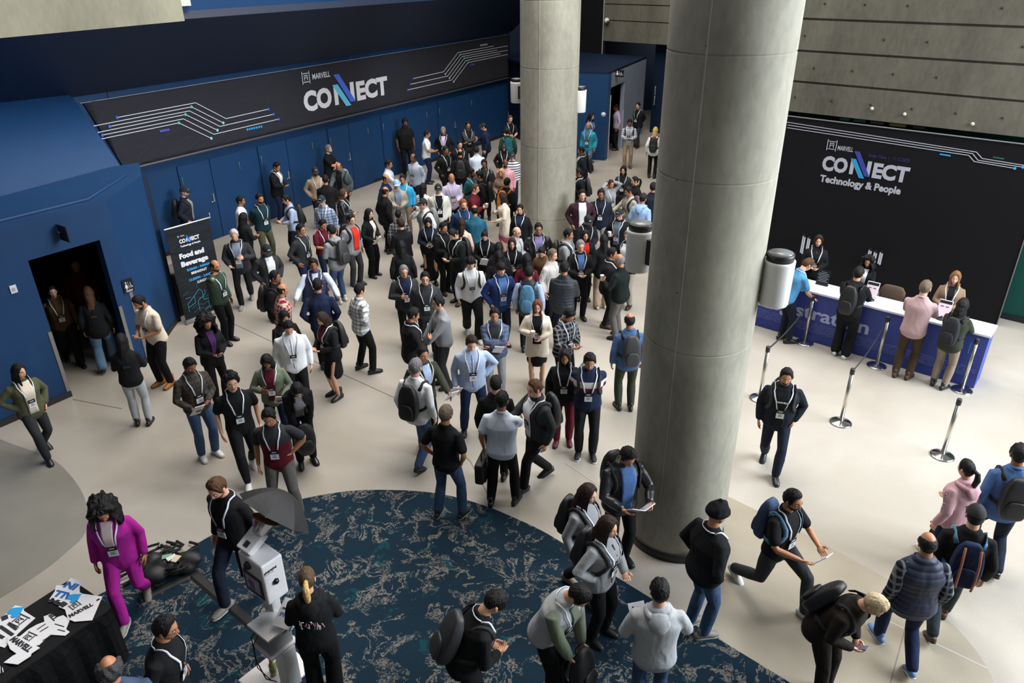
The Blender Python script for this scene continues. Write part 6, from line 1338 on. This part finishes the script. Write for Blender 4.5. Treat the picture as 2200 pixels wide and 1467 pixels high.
('e4', -1.56, 12.42, 187, 1.72, 'h=1.72 t=jacket:darkgrey u=charcoal p=pants:black H=short:black k=2 a=down x=lan,glasses', 'smiling person with glasses and dark grey jacket'),
('e5', -2.67, 11.84, 307, 1.72, 'h=1.72 t=shirt:white,plaid,black p=pants:black s=black H=short:black k=2 a=hip/down l=wide', 'person in black and white checked shirt standing alone'),
('e6', -1.66, 10.86, 288, 1.7, 'h=1.70 t=jacket:black p=jeans:navy H=short:black k=3 a=cup/down x=lan d=20', 'person in black jacket in front of the smiling man'),
('e7', -1.18, 11.26, 111, 1.74, 'h=1.74 t=sweater:grey p=pants:charcoal s=black H=short:black k=2 a=low/low d=5', 'person in light grey sweater facing left'),
('f1', -1.14, 14.83, 130, 1.74, 'h=1.74 t=jacket:blackgreen p=pants:ink H=short:black k=2 a=phone d=35 x=lan,bag:black', 'person in dark green-black jacket looking down beside pale blush top'),
('f2', -0.55, 14.96, 177, 1.66, 'F h=1.66 t=blazer:black p=pants:black H=tied:black k=2 a=phone d=35 x=lan,phone,paper', 'person in black blazer looking down at phone'),
('f3', -0.78, 13.22, 191, 1.76, 'h=1.76 t=sweater:white p=wide:black s=white H=fringe:black k=2 a=down l=walk d=10 x=lan,strap:black', 'young person in white sweatshirt with black backpack straps'),
('f4', -0.21, 12.79, 201, 1.74, 'h=1.74 t=jacket:royalnavy u=blue p=pants:ink H=fringe:black k=2 a=pocket x=lan', 'young person in blue rain jacket with pale hood'),
('f5', 0.02, 14.5, 180, 1.612, 'F h=1.62 t=sweater:black p=pants:black H=mid:darkbrown k=2 a=phone x=lan,glasses', 'laughing person with glasses and short brown hair'),
('f6', 0.08, 14.97, 239, 1.692, 'h=1.72 t=jacket:lightgrey p=pants:black H=bald:grey k=1 a=phone x=glasses', 'shaven-headed person with glasses in light grey top'),
('f7', -0.25, 14.1, 1, 1.624, 'F h=1.60 t=jacket:black p=pants:black H=mid:black k=2 a=down', 'dark-haired person behind the laughing person, back turned'),
('f8', -0.24, 13.62, 353, 1.632, 'F h=1.62 t=jacket:black p=pants:black H=long:black k=2 a=down', 'dark-haired person in black behind the blue rain jacket'),
('f9', 0.58, 15.08, 183, 1.74, 'h=1.74 t=jacket:black,leather u=purplegrey p=pants:black H=short:black k=3 a=pocket x=lan,glasses', 'person in black leather jacket and lilac shirt by column'),
('f10', 0.65, 14.07, 158, 1.62, 'F h=1.62 t=sweater:brown p=pants:black H=tied:black k=2 a=phone d=40', 'person with dark hair looking down beside white shirt'),
('f11', 0.3, 13.41, 357, 1.644, 'F h=1.62 t=sweater:darkred p=pants:black H=long:black k=2 a=down', 'person with long black hair and burgundy sweater, back turned'),
('f12', 0.32, 12.56, 350, 1.72, 'h=1.72 t=vest:slateblack,puff u=lightblue p=pants:black H=short:black k=3 a=down x=bag:steelblue', 'person in dark quilted vest with steel blue backpack'),
('f13', -0.28, 10.93, 181, 1.68, 'h=1.68 t=jacket:slateblue,puff u=charcoal p=pants:grey H=short:black k=3 a=cross x=lan,paper', 'person in slate blue jacket with folded arms and brochure'),
('f14', 0.43, 11.32, 178, 1.64, 'F h=1.64 t=coat:cream u=black p=skirt:black s=boot:taupe H=long:auburnbrown k=2 a=cup/phone x=lan,glasses,cup', 'person in cream coat and black skirt with cup'),
('f17', 0.76, 13.53, 237, 1.716, 'h=1.74 t=shirt:offwhite,stripe,grey p=pants:black H=short:greybrown k=1 a=down', 'person in off-white striped shirt with grey-brown hair'),
('k3', 1.15, 14.73, 255, 1.712, 'h=1.70 t=jacket:grey p=pants:black H=short:black k=3 a=phone x=lan,strap:black', 'person in grey jacket at the foot of the far column'),
('k4', 1.37, 13.98, 189, 1.74, 'h=1.74 t=blazer:black u=blue p=pants:black s=black H=short:grey k=2 a=phone x=lan,glasses', 'person in black suit and light blue shirt with glasses'),
('k5', 0.97, 12.67, 346, 1.76, 'h=1.76 t=jacket:slateblack,puff p=pants:ink H=short:black k=3 a=phone', 'person in dark puffer with grey sleeves seen from behind'),
('k6', 1.69, 17.2, 184, 1.86, 'h=1.86 t=jacket:burgundy u=white p=jeans:navy H=short:black k=1 a=pocket', 'tall person in burgundy jacket and white T-shirt'),
('k7', 1.67, 15.81, 199, 1.7, 'h=1.70 t=jacket:black p=pants:black H=short:black k=2 a=phone d=30 x=cap:black,lan', 'person in black cap looking down behind the suit'),
('k8', 1.57, 14.97, 184, 1.608, 'F h=1.62 t=jacket:black u=red p=pants:black H=mid:black k=2 a=down', 'dark-haired person in black just behind the suited man'),
('k9', 1.92, 14.49, 2, 1.64, 'F h=1.64 t=jacket:black p=wide:beige s=cream H=long:black k=2 a=cup/down', 'person in black jacket and beige trousers, back turned'),
('k10', 2.18, 17.5, 173, 1.78, 'h=1.78 t=jacket:ink p=pants:grey H=short:black k=4 a=down x=lan', 'person in dark navy top right of burgundy jacket'),
('k11', 2.55, 18.79, 212, 1.66, 'F h=1.66 t=blazer:grey p=pants:black H=tied:darkbrown k=3 a=head/head x=lan', 'person in grey tweed jacket tying back their hair'),
('k12', 3.12, 20.26, 161, 1.64, 'F h=1.64 t=jacket:darkgrey u=black p=pants:black H=mid:black k=2 a=down x=lan', 'dark-haired person in grey cardigan facing camera between columns'),
('k13', 3.3, 19.13, 100, 1.64, 'F h=1.64 t=jacket:black p=pants:black H=pony:black k=2 a=down', 'person with dark ponytail near the near column'),
('k14', 2.96, 17.86, 111, 1.74, 'h=1.74 t=shirt:beigegrey p=pants:black H=short:black k=3 a=point/down d=20 x=lan,bag:mauve', 'person in beige shirt with mauve backpack strap'),
('k15', 3.12, 17.15, 320, 1.74, 'h=1.74 t=hoodie:skyblue p=pants:black H=short:black k=3 a=down x=cap:black', 'person in sky blue hoodie and black cap from behind'),
('k16', 2.46, 16.07, 146, 1.72, 'h=1.72 t=jacket:black u=greyplaid p=pants:black H=short:grey k=2 a=cup/down x=cap:black,lan,cup', 'person in black cap and dark jacket holding coffee cup'),
('k17', 2.44, 14.54, 141, 1.74, 'h=1.74 t=jacket:black u=white p=pants:stone s=black H=short:grey k=1 a=phone x=lan', 'grey-haired person partly hidden behind the column lamp'),
('k18', 1.92, 13.6, 257, 1.7, 'h=1.70 t=jacket:black p=pants:black s=brown H=short:black k=3 a=hold/down x=lan', 'person in black jacket facing the suited man'),
('k19', 2.08, 13.06, 56, 1.76, 'h=1.76 t=sweater:blackgreen p=pants:mid s=black H=balding:grey k=3 a=hold/cup b=1.12 x=cup,paper', 'balding person in black sweater and grey trousers holding cup'),
('k20', 1.86, 10.46, 5, 1.74, 'h=1.74 t=shirt:denimblue p=pants:darkolive s=black H=balding:black k=3 a=down x=bag:charcoal', 'person in denim blue shirt beside near column, backpack on'),
('l1', 2.88, 27.35, 234, 1.8, 'F h=1.80 t=shirt:blue p=pants:ink H=mid:black k=2 a=down x=lan', 'person in blue shirt behind the teal puffer jacket'),
('l2', 2.7, 25.86, 154, 1.76, 'h=1.76 t=jacket:puffteal,puff u=denimblue p=jeans:denim s=white H=balding:grey k=3 a=down x=lan', 'balding person in bright teal puffer jacket'),
('l3', 2.17, 22.29, 90, 1.72, 'h=1.72 t=jacket:ink u=grey p=pants:black H=short:black k=4 a=down x=lan,bag:black', 'person in dark jacket facing left behind far column'),
('l4', 1.88, 19.82, 95, 1.7, 'h=1.70 t=jacket:black p=pants:navy H=short:black k=4 a=down x=lan,bag:black', 'person in black jacket at the right edge of far column'),
('l5', 4.14, 29.37, 92, 1.74, 'h=1.74 t=shirt:lavender p=pants:black s=brown H=short:black k=4 a=down', 'person in lavender shirt inside the far restroom doorway'),
('l6', 5.02, 29.76, 135, 1.74, 'h=1.74 t=blazer:black p=pants:charcoal H=short:black k=2 a=back x=lan', 'person in black blazer by the far grey wall'),
('l7', 4.2, 26.54, 171, 1.74, 'h=1.74 t=shirt:greyblue,plaid,white p=pants:khaki s=brown H=short:black k=4 a=phone d=25 x=lan,strap:black', 'person in checked shirt and khaki trousers with hands together'),
('l8', 4.84, 25.13, 341, 1.7, 'F h=1.70 t=shirt:white p=pants:black s=black H=long:blonde k=1 a=down x=bag:black', 'blonde person in white top with black bag'),
('l11', 3.56, 18.16, 349, 1.72, 'h=1.72 t=jacket:ink p=pants:black H=short:black k=3 a=down', "person in dark clothes at the near column's left edge"),
('m1', -4.62, 9.24, 226, 1.74, 'h=1.74 t=shirt:darkslate,plaid,brown p=jeans:jeansblue s=white H=short:black k=4 a=hold/phone d=25 x=lan,beard,paper', 'bearded person in dark plaid shirt holding white brochure'),
('m2', -3.84, 8.75, 209, 1.8, 'h=1.80 t=tee:black p=jogger:black s=white H=curly:black k=2 a=down/down l=walk x=lan,phone', 'person with curly hair, black T-shirt and white sneakers'),
('m3', -3.59, 9.56, 191, 1.64, 'F h=1.64 t=jacket:sage u=darkred p=jeans:navy H=mid:black k=4 a=cup/hold d=35 x=lan,paper', 'person in sage green jacket looking down with brochure'),
('m4', -3.08, 9.05, 204, 1.68, 'F h=1.68 t=jacket:black u=grey p=pants:black H=long:black k=2 a=low/low n=35 d=35 x=frontbag', 'person in black bending over an open black backpack'),
('m5', -3.05, 7.87, 186, 1.76, 'h=1.76 t=polo2:darkred,yoke p=pants:mid s=white H=short:black k=3 a=down/hip l=wide d=20 x=lan', 'person in maroon and charcoal polo with grey trousers'),
('m6', -3.15, 6.44, 157, 1.86, 'h=1.86 t=sweater:black p=jeans:ink s=grey H=short:brown k=1 a=down l=walk d=25 x=lan,beard', 'bearded person in black sweater beside the photo booth'),
('n1', -0.61, 9.78, 189, 1.8, 'h=1.80 t=shirt:lightblue p=jeans:navy s=black H=short:darkbrown k=1 a=down/hip l=wide d=25 x=lan,paper', 'person in light blue shirt and dark jeans, hand on hip'),
('n2', -1.33, 9.49, 218, 1.736, 'h=1.76 t=blazer:darkolive u=lightblue p=pants:black s=black H=short:black k=3 a=down/point x=lan,paper', 'person in dark olive blazer holding out a brochure'),
('n3', -1.37, 9.01, 338, 1.804, 'h=1.78 t=shirt:white p=jeans:jeansblue s=black H=short:grey k=1 a=down l=walk x=bag:black', 'grey-haired person in white shirt with black backpack'),
('n4', -0.86, 7.83, 336, 1.72, 'h=1.72 t=polo:black p=jeans:jeansblue s=navywhite H=short:greybrown k=3 a=pocket l=wide x=paper', 'person in black polo and blue jeans at carpet edge'),
('n5', -0.23, 8.65, 356, 1.66, 'h=1.66 t=sweater:black p=pants:black s=black H=short:black k=2 a=down', 'dark-haired person in black behind the pale blue short-sleeved shirt'),
('n6', -0.15, 8.08, 346, 1.76, 'h=1.76 t=polo:whiteblue p=pants:black s=black H=short:black k=3 a=point/down l=wide b=1.1 x=briefcase', 'person in pale blue short-sleeved shirt carrying black briefcase'),
('n7', 0.34, 8.51, 118, 1.78, 'h=1.78 t=jacket:darkgrey u=white p=pants:black s=black H=short:brown k=1 a=point/down l=walk x=lan,glasses,bag:black', 'person with glasses and dark grey jacket shaking hands'),
('n8', 0.77, 9.51, 175, 1.656, 'F h=1.66 t=blazer:black p=pants:darkred s=darkred H=long:black k=4 a=down x=lan', 'smiling person with long black hair and dark red trousers'),
('n9', 1.09, 9.16, 176, 1.804, 'h=1.80 t=sweater:navy,chest p=pants:black s=blackwhite H=short:black k=3 a=back d=20 x=lan,strap:grey', 'person in navy top with white and maroon chest stripes'),
('n10', 0.86, 10.85, 220, 1.74, 'h=1.74 t=shirt:black,plaid,grey p=pants:black H=short:black k=3 a=phone d=40 x=lan,phone', 'person in black plaid shirt looking down at phone'),
('r1', 1.27, 6.96, 199, 1.8, 'h=1.80 t=jacket:black,leather u=blue p=pants:black s=black H=short:black k=3 a=paper d=35 x=book,bag:black', 'person in black leather jacket reading beside near column'),
('r2', 0.77, 6.4, 233, 1.7, 'F h=1.70 t=blazer:grey p=pants:black s=taupe H=mid:darkbrown k=1 a=down l=walk x=lan,bag:black', 'brown-haired person in grey blazer walking right'),
('r3', 0.91, 5.79, 231, 1.72, 'F h=1.72 t=jacket:grey p=pants:black s=black H=mid:darkbrown k=1 a=hip/phone x=lan,bag:black', 'person in grey jacket with hand on hip on carpet'),
('r4', 0.41, 5.02, 232, 1.78, 'h=1.78 t=vest:lightgrey u=sage p=pants:black s=black H=short:black k=2 a=low/low n=22 d=40 x=lan,frontbag', 'person in light grey vest and sage sleeves searching a backpack'),
('r5', -0.38, 4.76, 286, 1.78, 'h=1.78 t=sweater:black p=pants:black s=black H=short:black k=2 a=phone n=22 d=40 x=collar,bag:charcoal', 'person in black sweater with grey-black backpack on carpet'),
('r6', 1.3, 4.83, 355, 1.74, 'h=1.74 t=hoodie:lightgrey p=jeans:jeansblue s=black H=short:black k=2 a=cup/hold x=cup,paper', 'person in light grey hoodie seen from behind with cup'),
('s1', 3.76, 8.81, 162, 1.76, 'h=1.76 t=jacket:bluish u=black p=jeans:ink s=black H=short:black k=3 a=down/pocket l=walk x=lan,beard,strap:black', 'bearded person in dark jacket walking alone on bright floor'),
('s2', 2.02, 5.85, 290, 1.78, 'h=1.78 t=sweater:black p=jeans:jeansblue s=grey H=turban:black k=3 a=pocket b=1.15 x=lan,beard', 'person in black turban and black sweater with blue jeans'),
('s3', 2.98, 6.34, 214, 1.78, 'h=1.78 t=polo:black p=pants:darkgrey s=white H=short:black k=3 a=paper l=stride x=lan,glasses,beard,paper,bag:slateblue', 'person in black polo striding right with blue backpack'),
('t1', 5.16, 6.75, 18, 1.66, 'F h=1.66 t=hoodie:pinkish p=jeans:navy s=white H=pony:black k=2 a=hold/down l=walk x=', 'person in dusty pink hoodie with black ponytail'),
('t2', 5.75, 6.84, 345, 1.8, 'h=1.80 t=shirt:blue p=jeans:ink s=black H=short:black k=4 a=down l=walk x=bag:black', 'person in blue shirt with black backpack at right edge'),
('t3', 4.7, 5.85, 336, 1.76, 'h=1.76 t=sweater:black p=jeans:darkslate s=brown H=short:black k=2 a=down l=walk x=cap:black,buckle', 'person in black cap with buckled navy backpack'),
('t4', 4.04, 5.47, 354, 1.74, 'h=1.74 t=vest:navy,puff u=plaidnavy p=jeans:navy s=bluewhite H=balding:black k=3 a=down l=walk x=glasses b=1.1', 'balding person in navy vest with blue and white sneakers'),
('t5', 3.1, 5.02, 220, 1.7, 'h=1.70 t=blazer:blackbrown p=pants:blackbrown s=black H=short:ashblonde k=1 a=phone n=30 d=30 x=glasses,phone,bag:black', 'ash-blonde person in dark blazer bending over phone'),
('u1', 6.26, 14.32, 161, 1.68, 'F h=1.68 t=jacket:black p=pants:black H=long:darkbrown k=1 a=phone x=lan', 'dark-haired attendant in black behind left end of desk'),
('u2', 7.02, 13.62, 143, 1.46, 'F h=1.46 t=blazer:black u=white p=pants:black H=curly:black k=3 a=desk x=glasses', 'curly-haired attendant with glasses behind the desk'),
('u3', 8.0, 12.35, 147, 1.66, 'F h=1.66 t=blazer:tan u=black p=pants:black H=long:lightbrown k=1 a=phone x=lan', 'attendant in tan blazer with long light brown hair'),
('u4', 5.33, 12.87, 282, 1.78, 'h=1.78 t=polo:midblue p=jeans:ink s=black H=short:brown k=1 a=desk/desk n=22 d=30 x=collar', 'person in blue polo bending over the desk'),
('u5', 6.16, 12.23, 318, 1.78, 'h=1.78 t=hoodie:black p=wide:black s=white H=short:black k=2 a=desk x=bag:black', 'person in black hoodie and white sneakers at desk'),
('u6', 6.93, 11.42, 319, 1.84, 'h=1.84 t=shirt:dustypink p=pants:umber s=brown H=short:greybrown k=1 a=desk/desk', 'person in dusty pink shirt and brown trousers at desk'),
('u7', 7.41, 11.08, 311, 1.66, 'F h=1.66 t=jacket:darkolive p=pants:taupe s=black H=mid:black k=3 a=desk x=bag:blackgrey', 'person in dark olive jacket and taupe trousers at desk'),
('p1', -4.38, 6.25, 195, 1.72, 'F h=1.72 t=blazer:magenta u=blush p=pants:magenta s=grey H=curly:black k=3 a=down l=walk d=35 y=-10 x=lan', 'person in magenta trouser suit with curly black hair'),
('p2', -3.08, 4.52, 273, 1.748, 'h=1.76 t=sweater:black p=pants:black s=black H=short:black k=3 a=down n=10 x=glasses,lan', 'short-haired person in black sweater at lower left of carpet'),
('p3', -3.26, 4.09, 28, 1.712, 'h=1.70 t=jacket:slateblue p=pants:black H=curlybald:greyblack k=3 a=down', 'balding curly-haired person at the bottom edge in blue'),
('q2', -1.92, 5.07, 11, 1.68, 'F h=1.68 t=hoodie:black,print p=wide:black s=white H=ponyblonde:darkblonde k=2 a=phone d=15', 'person in black hoodie with blonde ponytail at the booth'),
]
# ---------- people in the hall ----------
def lettering(J,pid):
    T=J['T']; s=J['s']; kids={c.name.split('.')[0]:c for c in J['root'].children}
    if pid=='s1':
        A,B,c=torsoAB(1.30,J['F'],J['b'],J['G']+.016); o_=T((0,B+c,1.30)); fit('MARVELL',-.075,.075,-.012,.014,WHITE,frame(o_,vsub(T((-1,0,0)),T((0,0,0))),vsub(T((0,0,1)),T((0,0,0)))),kids['shirt_front'],.04,.002)
    if pid=='t1':
        S,E=Vector(J['sh'][1]),Vector(J['el'][1]); d=(E-S).normalized(); out=Vector((-1,.1,.25)); out=(out-d*out.dot(d)).normalized(); fit('Calvin Klein',0,.25,-.022,.022,plain('print_dark','22242c',.6),frame(S+d*.03+out*.079,d,out.cross(d)),kids['hoodie'],.01,.002)
for _i,_r in enumerate(ROWS):
    _J=person(_r,_i); outfit(_J); lettering(_J,_r[0])
